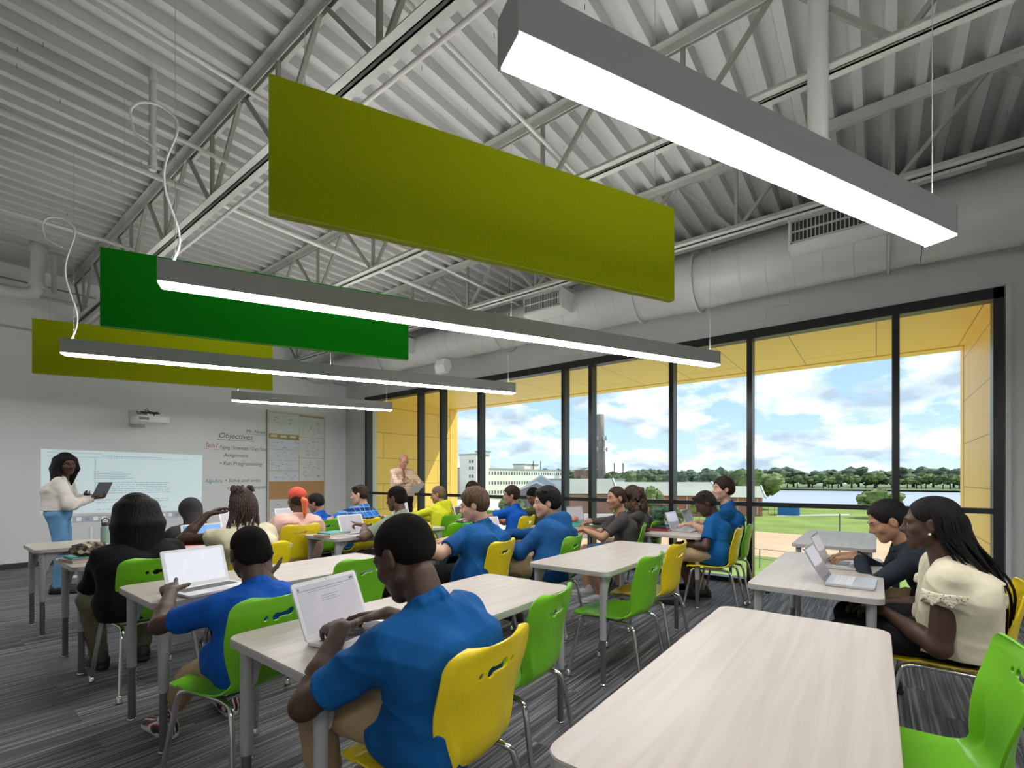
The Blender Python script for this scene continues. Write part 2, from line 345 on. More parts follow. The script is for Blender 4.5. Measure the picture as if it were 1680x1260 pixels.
for y, r in ((2.55, .355), (1.78, .375), (-1.35, .42)):
    MB().tube([(0, y - 9.2 - .015, 0), (0, y - 9.2 + .015, 0)], r, 40).build('flange', DUCT, d)
MB().tube([(0, -1.35 - 9.2, 0), (0, -1.6 - 9.2, .02), (0, -1.85 - 9.2, .12), (0, -2.0 - 9.2, .32), (0, -2.05 - 9.2, .7)], .38, 40).build('elbow', DUCT, d)
for y in (-.1, 4.9, 7.9):
    MB().tube([(-.36 * math.cos(a), y - 9.2, -.36 * math.sin(a)) for a in [R(q) for q in range(-40, 221, 12)]], .012, 6).beam((-.2, y - 9.2, .30), (-.2, y - 9.2, .7), .01, .01).beam((.2, y - 9.2, .30), (.2, y - 9.2, .7), .01, .01).build('hanger', STEEL, d)
MB().tube([(0, -.2, 0), (-.05, 0, -.01), (-.25, .35, -.05), (-.45, .75, -.1)], [.27, .26, .21, .2], 32).build('end_branch', DUCT, d)
def register(ya, yb, zc, lab, neck=True, rot=0):
    o = empty('air_register', (DX - .30, (ya + yb) / 2, zc)); tag(o, lab, 'air register', 'supply registers on the duct')
    wy = (yb - ya) / 2
    MB().prism([(-.30, -.13), (-.02, -.13), (.12, -.06), (.12, .16), (-.30, .16)], -wy, wy, 0, Matrix(((1, 0, 0, 0), (0, 0, 1, 0), (0, 1, 0, 0), (0, 0, 0, 1)))).build('register_box', mat('register_white', (.62, .63, .62), .5), o, bevel=.004)
    g = MB(); g.box(-.305, -.301, -wy + .03, wy - .03, -.09, .12, 0); g.build('grille_opening', DARKP, o)
    g = MB(); n = 22
    for i in range(n + 1): yy = -wy + .03 + (2 * wy - .06) * i / n; g.box(-.315, -.302, yy - .004, yy + .004, -.09, .12)
    for z in (-.092, .014, .12): g.box(-.318, -.302, -wy + .02, wy - .02, z - .008, z + .008)
    g.box(-.318, -.302, -wy + .02, -wy + .035, -.1, .13); g.box(-.318, -.302, wy - .035, wy - .02, -.1, .13)
    g.build('grille', STEEL, o)
register(-.1, .72, 3.86, 'wide air register box on the duct behind the nearest light')
register(3.45, 4.1, 3.86, 'air register with dense grille between olive panel and long light')
register(6.9, 7.6, 3.83, 'small register box just right of the green panel end')
o = MB(); o.prism([(-.1, 0), (-.05, .12), (.06, .12), (.11, 0), (.05, -.13), (-.06, -.13)], -.12, .12, 0, Matrix(((1, 0, 0, 0), (0, 0, 1, 0), (0, 1, 0, 0), (0, 0, 0, 1)))); o.tube([(0, 0, .1), (0, 0, .25)], .03)
tag(o.build('pendant_speaker', WHITE, loc=(6.1, 6.3, 3.42), bevel=.004), 'white faceted box hanging below the duct left of centre', 'speaker')
o = MB(); o.box(-.28, .2, -.2, .2, -.12, .1, 0, Matrix.Rotation(R(35), 4, 'Z')); tag(o.build('duct_outlet_box', WALL, loc=(5.75, 9.8, 3.62), bevel=.006), 'grey outlet box at the far end of the duct', 'air register')
pj = empty('ceiling_sensor', (3.6, 3.6, 3.9)); tag(pj, 'white ceiling box seen just below the big olive panel', 'sensor')
MB().box(-.14, .14, -.1, .1, 0, .07).build('sensor_body', WHITE, pj, bevel=.01); MB().box(-.2, -.12, -.05, .1, .02, .14).build('junction_box', STEELD, pj)
MB().tube([(-.1, 0, .05), (-.1, 0, .6)], .012).build('sensor_stem', STEELD, pj)

# ------------------------------------------------------------------ pendant lights and felt panels (turned 26.5 degrees to the room)
AZ = R(-26.5)
def light(px, py, length, label, cord=False, z=2.56):
    o = empty('linear_light', (px, py, z), AZ); tag(o, label, 'ceiling light', 'linear pendant lights')
    MB().box(0, length, -.066, .066, .012, .15).build('housing', FIXT, o, bevel=.002)
    MB().box(.006, length - .006, -.058, .058, 0, .0125).build('diffuser', LED, o)
    MB().box(.05, length - .05, -.045, .045, .1492, .1504).build('uplight_lens', LEDUP, o)
    for e in (-.003, length): MB().box(e, e + .003, -.067, .067, .0, .152).build('end_cap', FIXT, o)
    n = int(round(length / 2.44))
    for i in range(n + 1):
        x = min(max(.08, length * i / n), length - .08)
        MB().tube([(x, 0, .15), (x, 0, 4.555 - z)], .0022, 5).build('suspension_cable', STEEL, o)
    if cord:
        pts = []
        for i in range(41):
            t = i / 40; zz = .15 + t * (cord - .15)
            pts.append((.06 + .035 * math.sin(t * 8), .05 * math.sin(t * 6), zz))
        a = pts[-1]
        for q in range(1, 13): an = R(q * 16); pts.append((a[0] - .12 + .12 * math.cos(an), a[1], a[2] + .10 * math.sin(an)))
        pts.append((pts[-1][0] + .02, a[1], pts[-1][2] - .1)); pts.append((pts[-1][0] + .12, a[1], pts[-1][2] - .06))
        MB().tube(pts, .007, 8).build('power_cord', WHITE, o)
    return o
light(1.06, .83, 2.44, 'big pendant light in the foreground with broad glowing underside')
light(1.00, 3.55, 4.88, 'long pendant light in front of the bright green panel, looped cord', cord=1.02)
light(.98, 6.27, 4.88, 'long pendant light crossing below the farthest olive panel', cord=1.22)
light(3.16, 7.91, 2.44, 'short pendant light farthest away above the bulletin board')
light(1.02, -1.9, 3.2, 'added pendant light behind the viewpoint, out of view')  # unseen fixture continuing the row, added for more room light
light(-2.0, -.35, 2.2, 'added pendant light left of the viewpoint, out of view')  # another unseen fixture, added to lift the interior light
light(-2.1, 8.55, 2.44, 'added pendant light out of view in the far left corner by the front wall')  # out of view, added to brighten the front wall
def felt(px, py, label, m, me_):
    o = empty('acoustic_panel', (px, py, 2.56), AZ); tag(o, label, 'acoustic panel', 'hanging felt panels')
    MB().box(0, 2.44, -.024, -.002, 0, .62).box(0, 2.44, .002, .024, 0, .62).build('felt_sheet', m, o, bevel=.002)
    MB().box(.002, 2.438, -.0238, -.0022, -.0035, 0).box(.002, 2.438, .0022, .0238, -.0035, 0).box(.002, 2.438, -.003, .003, .01, .6).build('panel_edge', me_, o)
    for x in (.15, 2.29): MB().tube([(x, 0, .61), (x, 0, 1.995)], .002, 5).build('suspension_cable', STEEL, o)
felt(1.03, 2.19, 'large olive felt panel in the upper middle, nearest of the panels', OLIVE, OLIVE_E)
felt(.98, 4.86, 'bright green felt panel behind the long light', LIME, LIME_E)
felt(.94, 7.62, 'olive felt panel farthest from the viewpoint, above the projection', OLIVE, OLIVE_E)

# ------------------------------------------------------------------ tables
TZ = .75
def table_proto():
    t = empty('classroom_table'); w_, d_ = 1.54, .63
    MB().prism(rrect(0, w_, 0, d_, .055), TZ - .03, TZ - .004, 0).build('edge_band', EDGE, t, bevel=.003)
    MB().prism(rrect(.002, w_ - .002, .002, d_ - .002, .054), TZ - .004, TZ, 0).build('tabletop', TOP, t)
    for x, y in ((.055, .055), (w_ - .055, .055), (.055, d_ - .055), (w_ - .055, d_ - .055)):
        l = MB().tube([(x, y, .30), (x, y, TZ - .03)], .0225, 18).build('leg', LEG, t)
        ins = MB(); ins.tube([(x, y, .012), (x, y, .31)], .0185, 16, 0); ins.lathe([(.0, 0), (.022, 0), (.022, .012), (.0, .013)], (x, y, 0), 16, 1)
        for k in range(11): ins.sphere((x + .0165, y - .0085, .04 + k * .024), .004, 6, 2)
        ins.build('leg_insert', [LEGD, CHROME, WHITE], l)
        sx = 1 if x < w_ / 2 else -1; sy = 1 if y < d_ / 2 else -1; g = MB()
        arc = [(0, 0)] + [(.0 + .16 * (1 - math.cos(R(q * 9))), -.16 + .16 * math.sin(R(q * 9)) - .0) for q in range(0, 11)]
        g.prism([(a, b) for a, b in [(0, 0), (.15, 0), (.10, -.02), (.06, -.05), (.03, -.10), (.015, -.16), (0, -.17)]], -.012, .012, 0,
                Matrix(((sx, 0, 0, x + sx * .016), (0, 0, 1, y), (0, 1, 0, TZ - .03), (0, 0, 0, 1))))
        g.build('bracket', LEG, l)
    MB().box(.12, w_ - .12, .08, .10, TZ - .07, TZ - .03).box(.12, w_ - .12, d_ - .10, d_ - .08, TZ - .07, TZ - .03).build('apron_rail', LEGD, t)
    return t
tp = table_proto(); first = True
TABLES = [(.86, -.045, 'empty maple table in the near foreground'), (.76, 1.335, 'maple table where the foreground student types on a white laptop'),
 (.745, 2.73, 'second table from the viewpoint in the left column, open laptop at its left end'), (.72, 4.3, 'left column table under the camouflage pouch'),
 (.70, 5.6, 'left column table nearest the projection, water bottle on it'), (2.76, 1.36, 'empty table in the middle with two vacant chairs'),
 (2.72, 2.84, 'table of the two large students in blue in the middle'), (2.66, 4.27, 'table with small open laptop and folder pile, mid left'),
 (2.72, 5.95, 'table in front of the student with the orange headscarf'), (2.98, -.035, 'table at right with two open laptops in front of the two girls'),
 (5.08, 0.0, 'empty table standing against the window at right'), (5.05, 1.43, 'table by the window with two students in blue polos'),
 (4.95, 2.9, 'window side table with green tray and papers'), (4.9, 4.35, 'window side table in front of the olive hoodie'), (4.75, 5.8, 'window side table near the standing man')]
for x, y, lb in TABLES:
    o = tp if first else copy_tree(tp); first = False
    o.location = (x, y, 0); tag(o, lb, 'table', 'classroom tables')

# ------------------------------------------------------------------ chairs
def spl(pts, n):
    out = []; P = [pts[0]] + list(pts) + [pts[-1]]; k = len(pts) - 1
    for i in range(n + 1):
        u = min(i / n * k, k - 1e-6); j = int(u); t = u - j; p = P[j:j + 4]
        out.append(tuple(.5 * (2 * p[1][c] + (p[2][c] - p[0][c]) * t + (2 * p[0][c] - 5 * p[1][c] + 4 * p[2][c] - p[3][c]) * t * t + (3 * p[1][c] - p[0][c] - 3 * p[2][c] + p[3][c]) * t ** 3) for c in range(len(pts[0]))))
    return out
def seg2(x, z, ax, az, bx, bz, r):
    t = max(0, min(1, ((x - ax) * (bx - ax) + (z - az) * (bz - az)) / ((bx - ax) ** 2 + (bz - az) ** 2 + 1e-9)))
    return math.hypot(x - ax - t * (bx - ax), z - az - t * (bz - az)) - r
def hole(x, z):
    z -= .765
    return min(seg2(x, z, -.034, -.004, -.030, -.003, .017), seg2(x, z, .030, .004, .036, .006, .017), seg2(x, z, -.03, -.001, .03, .001, .0105),
               seg2(x, z, -.080, -.004, -.079, -.001, .0095), seg2(x, z, .080, .002, .081, .005, .0095))
def shell_mesh():
    # y, z, half width, side-forward curve, dish
    ctl = [(.235, .430, .175, 0, 0), (.240, .447, .198, 0, 0), (.20, .455, .215, 0, .0), (.08, .446, .228, 0, .010), (-.06, .440, .222, 0, .016), (-.15, .448, .205, .01, .02),
           (-.205, .485, .180, .035, .015), (-.222, .54, .186, .05, .0), (-.230, .61, .207, .05, 0), (-.240, .68, .222, .045, 0), (-.252, .735, .226, .04, 0), (-.262, .79, .225, .036, 0), (-.268, .818, .220, .034, 0), (-.272, .838, .204, .032, 0), (-.274, .848, .180, .031, 0), (-.275, .853, .135, .030, 0)]
    prof = spl(ctl, 150)
    keep = []; last = -9
    for i, p in enumerate(prof):
        st = 1 if (p[1] > .735 and p[1] < .80 and p[0] < -.2) else 2
        if i - last >= st or i == len(prof) - 1: keep.append(p); last = i
    nu = 104; vs = []; ok = {}
    for p in keep:
        y, z, hw, fw, ds = p
        for j in range(nu + 1):
            u = -1 + 2 * j / nu; x = hw * u
            yy = y + fw * abs(u) ** 2.2; zz = z + ds * abs(u) ** 2.5
            if p[0] > .15: zz -= .012 * abs(u) ** 3
            jn = math.exp(-((z - .54) / .07) ** 2) if y < -.1 else 0       # folded side wings
            yy += -.012 * jn * math.exp(-((abs(u) - .78) / .09) ** 2)
            if z > .80: zz -= .012 * (1 - abs(u) ** 2) * (z - .80) / .05 - .006
            vs.append([x, yy, zz])
    nr = len(keep); base = lambda i, j: i * (nu + 1) + j
    inh = lambda v: v[1] < -.15 and v[2] > .7 and hole(v[0], v[2]) < 0
    faces = []; dead = set()
    for i in range(nr - 1):
        for j in range(nu):
            q = (base(i, j), base(i, j + 1), base(i + 1, j + 1), base(i + 1, j)); cx = sum(vs[k][0] for k in q) / 4; cz = sum(vs[k][2] for k in q) / 4; cy = sum(vs[k][1] for k in q) / 4
            if inh((cx, cy, cz)): dead.update(q)
            else: faces.append(q)
    used = set(k for q in faces for k in q)
    for k in dead & used:
        v = vs[k]
        for _ in range(3):
            h0 = hole(v[0], v[2]); gx = (hole(v[0] + 1e-4, v[2]) - h0) / 1e-4; gz = (hole(v[0], v[2] + 1e-4) - h0) / 1e-4
            g = max(gx * gx + gz * gz, .2); v[0] -= h0 * gx / g; v[2] -= h0 * gz / g
    mb = MB(); mb.add(vs, faces, 0, True)
    o = mb.build('tmp', GREEN); md = o.modifiers.new('s', 'SOLIDIFY'); md.thickness = .0075; md.offset = 0
    md = o.modifiers.new('b', 'BEVEL'); md.width = .0022; md.segments = 2; md.limit_method = 'ANGLE'; md.angle_limit = R(50)
    bpy.context.view_layer.update(); dg = bpy.context.evaluated_depsgraph_get(); me = bpy.data.meshes.new_from_object(o.evaluated_get(dg))
    bpy.data.objects.remove(o); return me
SHELL = shell_mesh()
def chair_proto(m):
    ch = empty('shell_chair'); me = SHELL.copy(); me.materials.clear(); me.materials.append(m)
    o = bpy.data.objects.new('seat_shell', me); C.objects.link(o); o.parent = ch
    for sx in (-1, 1):
        f = MB().tube(spl([(sx * .17, .15, .415), (sx * .17, 0, .418), (sx * .165, -.12, .415)], 8), .0125, 10).build('side_rail', CHROME, ch)
        for front in (1, -1):
            top = (sx * .17, .12 * front, .416)
            pts = spl([(sx * .168, .10 * front, .417), (sx * .178, .165 * front, .410), (sx * .190, .195 * front, .375), (sx * .205, .225 * front, .22), (sx * .222, .262 * front, .03)], 16)
            l = MB().tube(pts, .0125, 10).build('leg', CHROME, ch)
            e = pts[-1]; MB().lathe([(0, 0), (.019, 0), (.020, .012), (.014, .024), (.0135, .045), (0, .046)], (e[0], e[1], 0), 14).build('foot_glide', CHROME, l)
    MB().tube([(-.17, .08, .412), (.17, .08, .412)], .011, 8).tube([(-.168, -.08, .414), (.168, -.08, .414)], .011, 8).box(-.09, .09, -.07, .07, .418, .434).build('under_frame', CHROME, ch)
    return ch
cg = chair_proto(GREEN); cy = chair_proto(YELLOW); used = {'g': False, 'y': False}
CHAIRS = [('y', 1.12, 1.19, 4, 'yellow shell chair under the foreground student in blue'), ('g', 1.76, 1.38, 8, 'vacant green chair right of the foreground student'),
 ('g', 0.98, 2.3, 10, 'green chair of the boy in red and black sneakers'), ('g', 1.80, 2.82, 4, 'vacant green chair behind the foreground laptop'),
 ('g', 1.02, 3.88, 3, 'green chair of the student with long black hair and black sweater'), ('y', 1.72, 4.0, 0, 'yellow chair of the student with twisted braids and cream top'),
 ('g', 3.03, 1.41, 0, 'vacant green chair at the middle empty table'), ('y', 3.70, 1.46, 0, 'vacant yellow chair at the middle empty table'),
 ('y', 2.95, 2.63, 10, 'yellow chair of the brown haired boy in blue, centre'), ('g', 3.6, 2.35, 8, 'green chair of the big student in blue hoodie'),
 ('y', 3.32, 4.05, 5, 'yellow chair of the student in the sage shirt'), ('y', 2.70, 5.22, 0, 'yellow chair of the student with orange headscarf'),
 ('g', 3.22, 5.62, 0, 'green chair of the boy with glasses, mid left'), ('y', 3.62, 5.35, 4, 'yellow chair of the boy in the plaid shirt'),
 ('g', 4.75, 4.97, 6, 'green chair of the child in the yellow hoodie'), ('y', 5.18, 3.98, 8, 'yellow chair of the slim boy in blue before the windows'),
 ('g', 4.95, 2.27, 20, 'green chair of the student in the charcoal t-shirt'), ('g', 5.56, 2.3, 0, 'green chair of the curly haired student by the window'),
 ('y', 5.28, 1.36, 4, 'yellow chair of the boy bending over his laptop'), ('g', 5.80, 1.36, 4, 'green chair of the tall boy by the window'),
 ('y', 3.28, -.30, -4, 'yellow chair of the woman with long braids at right'), ('y', 4.0, -.25, 0, 'yellow chair of the girl in the dark sweater'),
 ('g', 1.98, -.08, 2, 'green chair cut off at the lower right corner'), ('g', 3.95, 4.0, 0, 'green chair carrying the green bag'),
 ('g', 1.80, 5.3, 0, 'green chair of the student in the dark hoodie'), ('g', 5.78, 5.15, 15, 'green chair of the dark haired woman by the far windows'),
 ('g', 5.95, 4.02, 12, 'green chair of the student in olive')]
for k, x, y, rz, lb in CHAIRS:
    pr_ = cg if k == 'g' else cy
    o = copy_tree(pr_) if used[k] else pr_; used[k] = True
    o.location = (x, y, 0); o.rotation_euler = (0, 0, R(rz)); tag(o, lb, 'chair', ('green' if k == 'g' else 'yellow') + ' shell chairs')
# ------------------------------------------------------------------ laptops and things on tables
def screen_mat(name, cols, kind='doc'):
    m = mat(name, cols[0], 0.25, emit=(cols[0], 0.45)); n = m.node_tree.nodes; l = m.node_tree.links; b = n['Principled BSDF']
    t = n.new('ShaderNodeTexCoord'); s_ = n.new('ShaderNodeSeparateXYZ'); l.new(t.outputs['Object'], s_.inputs[0])
    q = n.new('ShaderNodeTexNoise'); q.inputs['Scale'].default_value = 14 if kind == 'doc' else 5; l.new(t.outputs['Object'], q.inputs['Vector'])
    o = ramp(n, l, q.outputs[0], [(.4, cols[0]), (.52, cols[-1] if kind != 'doc' else cols[0]), (.6, cols[1])])
    if kind != 'doc':
        o = ramp(n, l, mth(n, l, 'ADD', mth(n, l, 'MULTIPLY', s_.outputs[2], 5.0), mth(n, l, 'MULTIPLY', q.outputs[0], .35)), [(.40, cols[1]), (.62, cols[1]), (.66, cols[0]), (.95, cols[0])])
    l.new(o, b.inputs['Base Color']); l.new(o, b.inputs['Emission Color']); return m
def laptop(x, y, rz, label, open_=108, body=WHITE, scr=None, keys=KEYS, z=TZ, w_=.325, h_=.215, lines=0, lift=0, tilt=None, top='doc'):
    o = empty('laptop', (x, y, z + lift), R(rz)); tag(o, label, 'laptop', 'laptops in the classroom')
    if tilt: o.rotation_euler = tilt
    MB().prism(rrect(-w_ / 2, w_ / 2, -h_ - .01, 0, .012), .003, .015).build('base', body, o, bevel=.002)
    kb = MB()
    for r in range(5):
        for c in range(13): kb.box(-w_ * .43 + c * w_ * .066 + .002, -w_ * .43 + (c + 1) * w_ * .066, -.035 - r * .0185 - .016, -.035 - r * .0185, .015, .0165)
    kb.build('keyboard', keys, o); MB().box(-.05, .05, -h_ + .005, -.137, .0150, .0155).build('trackpad', SILVER, o)
    lid = empty('lid', (0, .0, .014)); lid.parent = o; 
    a = R(open_ - 90)
    lid.rotation_euler = (-a, 0, 0)
    Mx = Matrix(((1, 0, 0, 0), (0, 0, 1, 0), (0, 1, 0, 0), (0, 0, 0, 1)))
    bpy.data.objects.remove(lid)
    lid = MB().prism(rrect(-w_ / 2, w_ / 2, 0, h_, .012), 0, .007, 0, Mx).build('lid', body, o, bevel=.0015); lid.location = (0, 0, .012); lid.rotation_euler = (-a, 0, 0)
    sm_ = scr or screen_mat('document_screen', [(.62, .64, .71), (.64, .66, .72)])
    MB().box(-w_ / 2 + .016, w_ / 2 - .016, -.0012, .0, .022, h_ - .014).build('screen', sm_, lid)
    if lines:
        g = MB(); g.box(-w_ / 2 + .017, w_ / 2 - .017, -.0018, -.0012, h_ - .036, h_ - .034)
        g.box(-w_ / 2 + .02, -w_ / 2 + .026, -.0018, -.0012, h_ - .032, h_ - .022); g.box(w_ / 2 - .045, w_ / 2 - .024, -.0018, -.0012, h_ - .030, h_ - .022)
        for i in range(14): g.box(-w_ * .3 + i * .013, -w_ * .3 + i * .013 + .008, -.0018, -.0012, h_ - .045, h_ - .043)
        for i in range(lines): g.box(-.045, .045 - .02 * (i % 2), -.0018, -.0012, h_ - .07 - i * .009, h_ - .0685 - i * .009)
        g.build('screen_text', mat('screen_ink', (.12, .14, .2), .5), lid)
    MB().sphere((0, -.0012, h_ - .007), .0016, 8).build('webcam', DARKP, lid)
    return o
DOCG = screen_mat('grey_document_screen', [(.38, .37, .40), (.40, .39, .42)])
PHOTO = screen_mat('striped_photo_screen', [(.50, .50, .58), (.22, .22, .24), (.5, .5, .55)], 'photo')
WALLP = screen_mat('canyon_wallpaper_screen', [(.02, .22, .62), (.62, .12, .04), (.1, .3, .6)], 'photo')
DARKS = screen_mat('dark_screen', [(.06, .05, .04), (.14, .11, .09)])
laptop(1.055, 1.66, 13, 'open white laptop with grey document in front of the foreground student', 112, scr=DOCG, lines=3)
laptop(1.02, 2.965, 8, 'open white laptop with blank page at the left end of the second table', 110, lines=0)
laptop(1.62, 4.58, 2, 'laptop showing an orange canyon and blue sky wallpaper', 112, scr=WALLP)
laptop(3.03, 4.50, 5, 'small white laptop with pale grey screen on the mid left table', 112, scr=DOCG)
laptop(3.16, 6.15, 0, 'open laptop in front of the boy in the plaid shirt', 110, scr=DOCG)
laptop(2.70, 3.12, -8, 'laptop with a striped grey picture beside the brown haired boy', 112, scr=PHOTO)
laptop(3.62, 3.05, -4, 'laptop with grey screen behind the brown haired boy', 108, scr=DOCG)
laptop(5.02, 4.72, -6, 'laptop with dark screen left of the slim boy in blue', 112, scr=DARKS)
laptop(4.98, 6.1, -4, 'laptop with grey photo screen in front of the yellow hoodie', 108, scr=PHOTO)
laptop(5.75, 3.30, -14, 'silver laptop turned half away on the window side table', 100, body=SILVER, scr=DOCG)
laptop(5.58, 1.86, -2, 'laptop in front of the boy bending down by the window', 110, body=SILVER, scr=PHOTO, keys=KEYW)
laptop(6.2, 1.88, 0, 'laptop in front of the tall boy by the window', 110, body=SILVER, scr=DARKS)
laptop(3.35, .225, -2, 'silver laptop with white keys, nearest of the two at right', 118, body=SILVER, scr=PHOTO, keys=KEYW)
laptop(3.98, .27, -2, 'laptop under the hands of the girl in the dark sweater', 112, body=SILVER, scr=PHOTO, keys=KEYW)
laptop(2.5, 6.15, 4, 'laptop partly hidden left of the orange headscarf', 110, scr=DOCG)
def book(x, y, z, sx, sy, h, rz, m, label, name='book'):
    o = empty(name, (x, y, z), R(rz)); tag(o, label, 'book')
    MB().box(-sx / 2, sx / 2, -sy / 2, sy / 2, 0, .004).box(-sx / 2, sx / 2, -sy / 2, sy / 2, h - .004, h).box(-sx / 2, -sx / 2 + .004, -sy / 2, sy / 2, 0, h).build('cover', m, o)
    MB().box(-sx / 2 + .004, sx / 2 - .004, -sy / 2 + .004, sy / 2 - .004, .004, h - .004).build('pages', mat('paper_edge', (.78, .77, .72), .8), o)
TEAL = mat('teal_cover', (.06, .38, .36), .5); REDB = mat('red_cover', (.25, .03, .03), .5); TANB = mat('tan_cover', (.45, .33, .24), .6)
book(.88, 4.64, TZ, .30, .23, .02, 10, TANB, 'tan binder under the camouflage pouch')
book(.87, 4.66, TZ + .02, .24, .18, .014, 4, TEAL, 'teal notebook on the tan binder')
book(2.80, 4.55, TZ, .30, .22, .025, 15, TANB, 'brown folder at left of the small white laptop')
book(2.83, 4.57, TZ + .025, .26, .2, .015, 8, TEAL, 'teal folder on the brown folder')
book(5.50, 2.00, TZ, .33, .24, .03, 2, REDB, 'dark red binder lying by the window side laptop')
book(5.50, 2.00, TZ + .03, .31, .23, .03, -3, DARKP, 'black binder on the dark red binder')
book(5.35, 3.05, TZ, .30, .22, .05, 8, TEAL, 'teal tray of supplies on the window side table', 'supply_tray')
pn = MB(); pn.tube([(-.12, 0, 0), (-.1, 0, 0), (.1, 0, 0), (.12, 0, 0)], [.01, .032, .032, .01], 12); tag(pn.build('pencil_case', mat('salmon_cloth', (.62, .20, .15), .8), loc=(5.32, 3.08, TZ + .082), rz=R(20)), 'salmon pencil case lying on the teal tray', 'pencil case')
pch = empty('camouflage_pouch', (.86, 4.60, TZ + .034), R(10)); tag(pch, 'camouflage pouch on the notebook at the left edge', 'pouch')
camo = mat('camouflage', (.1, .09, .05), .8); n_ = camo.node_tree.nodes; l_ = camo.node_tree.links
q = n_.new('ShaderNodeTexVoronoi'); q.inputs['Scale'].default_value = 42; t_ = n_.new('ShaderNodeTexCoord'); l_.new(t_.outputs['Object'], q.inputs['Vector'])
l_.new(ramp(n_, l_, mth(n_, l_, 'FRACT', mth(n_, l_, 'MULTIPLY', q.outputs['Color'], 3.1)), [(0, (.10, .085, .05)), (.3, (.02, .018, .014)), (.5, (.22, .17, .10)), (.75, (.55, .50, .40))]), n_['Principled BSDF'].inputs['Base Color'])
for nx in n_:
    if nx.type == 'VALTORGB': nx.color_ramp.interpolation = 'CONSTANT'
MB().sphere((0, 0, .05), (.12, .055, .052), 20).build('pouch_body', camo, pch); MB().tube([(-.1, 0, .085), (0, 0, .103), (.1, 0, .085)], .004, 6).build('zip', DARKP, pch)
wb = empty('water_bottle', (1.19, 5.74, TZ)); tag(wb, 'pale green water bottle with black flip lid', 'bottle')
MB().lathe([(0, 0), (.035, 0), (.037, .01), (.037, .13), (.033, .15), (.026, .165)], n=20).build('bottle_body', mat('mint_bottle', (.32, .47, .40), .35), wb)
MB().lathe([(.028, .16), (.030, .165), (.030, .19), (.0, .195)], n=20).tube([(-.024, 0, .185), (-.028, 0, .215), (0, 0, .235), (.028, 0, .215), (.024, 0, .185)], .005, 8).build('bottle_lid', DARKP, wb)
ac = empty('acrylic_organizer', (5.55, 2.03, TZ + .06)); tag(ac, 'clear acrylic file holder standing on the binders by the window', 'file holder')
CLEAR = glass_mat('clear_acrylic', (.86, .90, .94))
for k, x in enumerate((-.14, .02, .15)): MB().box(x - .002, x + .002, -.09, .09, 0, .24).build('divider', CLEAR, ac)
MB().box(-.14, .15, -.09, .09, 0, .004).box(-.14, .15, .086, .09, 0, .24).build('tray_shell', CLEAR, ac)
for k, (x, y, a, lb) in enumerate(((5.65, 3.0, 12, 'white worksheet by the silver laptop, nearest the window'), (5.95, 3.02, -20, 'white worksheet lying in front of the charcoal t-shirt'))):
    tag(MB().box(-.105, .105, -.148, .148, 0, .0015).build('worksheet', mat('paper', (.78, .79, .80), .8), loc=(x, y, TZ + .0006), rz=R(a)), lb, 'paper', 'loose sheets')
bg_ = empty('green_bag', (3.98, 3.62, .0)); tag(bg_, 'bright green bag with black strap hanging on a chair back', 'bag')
MB().prism([(-.17, .46), (.17, .46), (.19, .60), (.15, .84), (-.12, .86), (-.19, .62)], -.06, .06, 0, Matrix(((1, 0, 0, 0), (0, 0, 1, 0), (0, 1, 0, 0), (0, 0, 0, 1)))).build('bag_body', mat('bag_green', (.005, .26, .05), .7, bump=(12, .5)), bg_, bevel=.025)
MB().tube([(-.17, -.05, .97), (-.12, -.07, .93), (-.03, -.075, .84), (.04, -.075, .78), (.12, -.07, .74)], [.012, .018, .03, .03, .02], 8).build('bag_strap', DARKP, bg_)

# ------------------------------------------------------------------ front wall: projector, projection, writing, board
pj = empty('projector', (2.55, YF, 2.28)); tag(pj, 'white short throw projector on a wall arm', 'projector')
MB().box(-.10, .12, -.04, 0, -.02, .26).build('wall_plate', WALL, pj); MB().box(-.03, .05, -.75, -.03, .09, .15).build('arm', WALLW, pj, bevel=.004)
p = MB(); p.prism(rrect(-.20, .24, -.95, -.45, .06), 0, .10, 0); p.build('projector_case', WHITE, pj, bevel=.02)
MB().box(-.19, -.06, -.952, -.949, .03, .07).build('vent', STEELD, pj)
cb_ = MB()
for k in range(5): cb_.tube(spl([(random.uniform(-.15, .2), -.6 + random.uniform(-.2, .2), .14 + random.uniform(0, .08)) for _ in range(6)], 24), .006, 6)
cb_.tube([(0, -.6, .15), (-.02, -.6, .24), (.01, -.58, .26), (.03, -.58, .2)], .005, 6); cb_.build('cable_bundle', DARKP, pj)
PROJ = mat('projected_page', (.72, .80, .82), .6, emit=((.62, .86, .90), .28)); INKP = mat('projected_ink', (.40, .50, .54), .7); DOCK = mat('projected_dock', (.66, .62, .66), .6)  # page colour and faint glow stand in for projector light on the wall
pg = empty('projected_light_decal', (0, YF - .004, 0)); tag(pg, 'pale blue glowing decal of a projected document on the front wall', 'projection')
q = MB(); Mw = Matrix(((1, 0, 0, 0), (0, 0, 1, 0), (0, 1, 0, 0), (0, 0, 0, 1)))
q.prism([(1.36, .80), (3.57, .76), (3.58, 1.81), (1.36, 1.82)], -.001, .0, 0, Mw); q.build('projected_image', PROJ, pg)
g = MB(); rn = random.Random(3)
def ln(x0, x1, z, h=.006): g.box(x0, x1, -.0025, -.0012, z - h / 2, z + h / 2)
ln(1.42, 2.1, 1.775); ln(1.42, 3.4, 1.71, .004); ln(2.0, 2.006, 1.4, .6)
for i in range(24): ln(2.1 + i * .035, 2.12 + i * .035, 1.735, .012)
for k, z in enumerate((1.47, 1.435, 1.40, 1.365)): ln(1.98, 1.995, z, .008); ln(2.02, 2.3 + rn.random() * .35, z, .007)
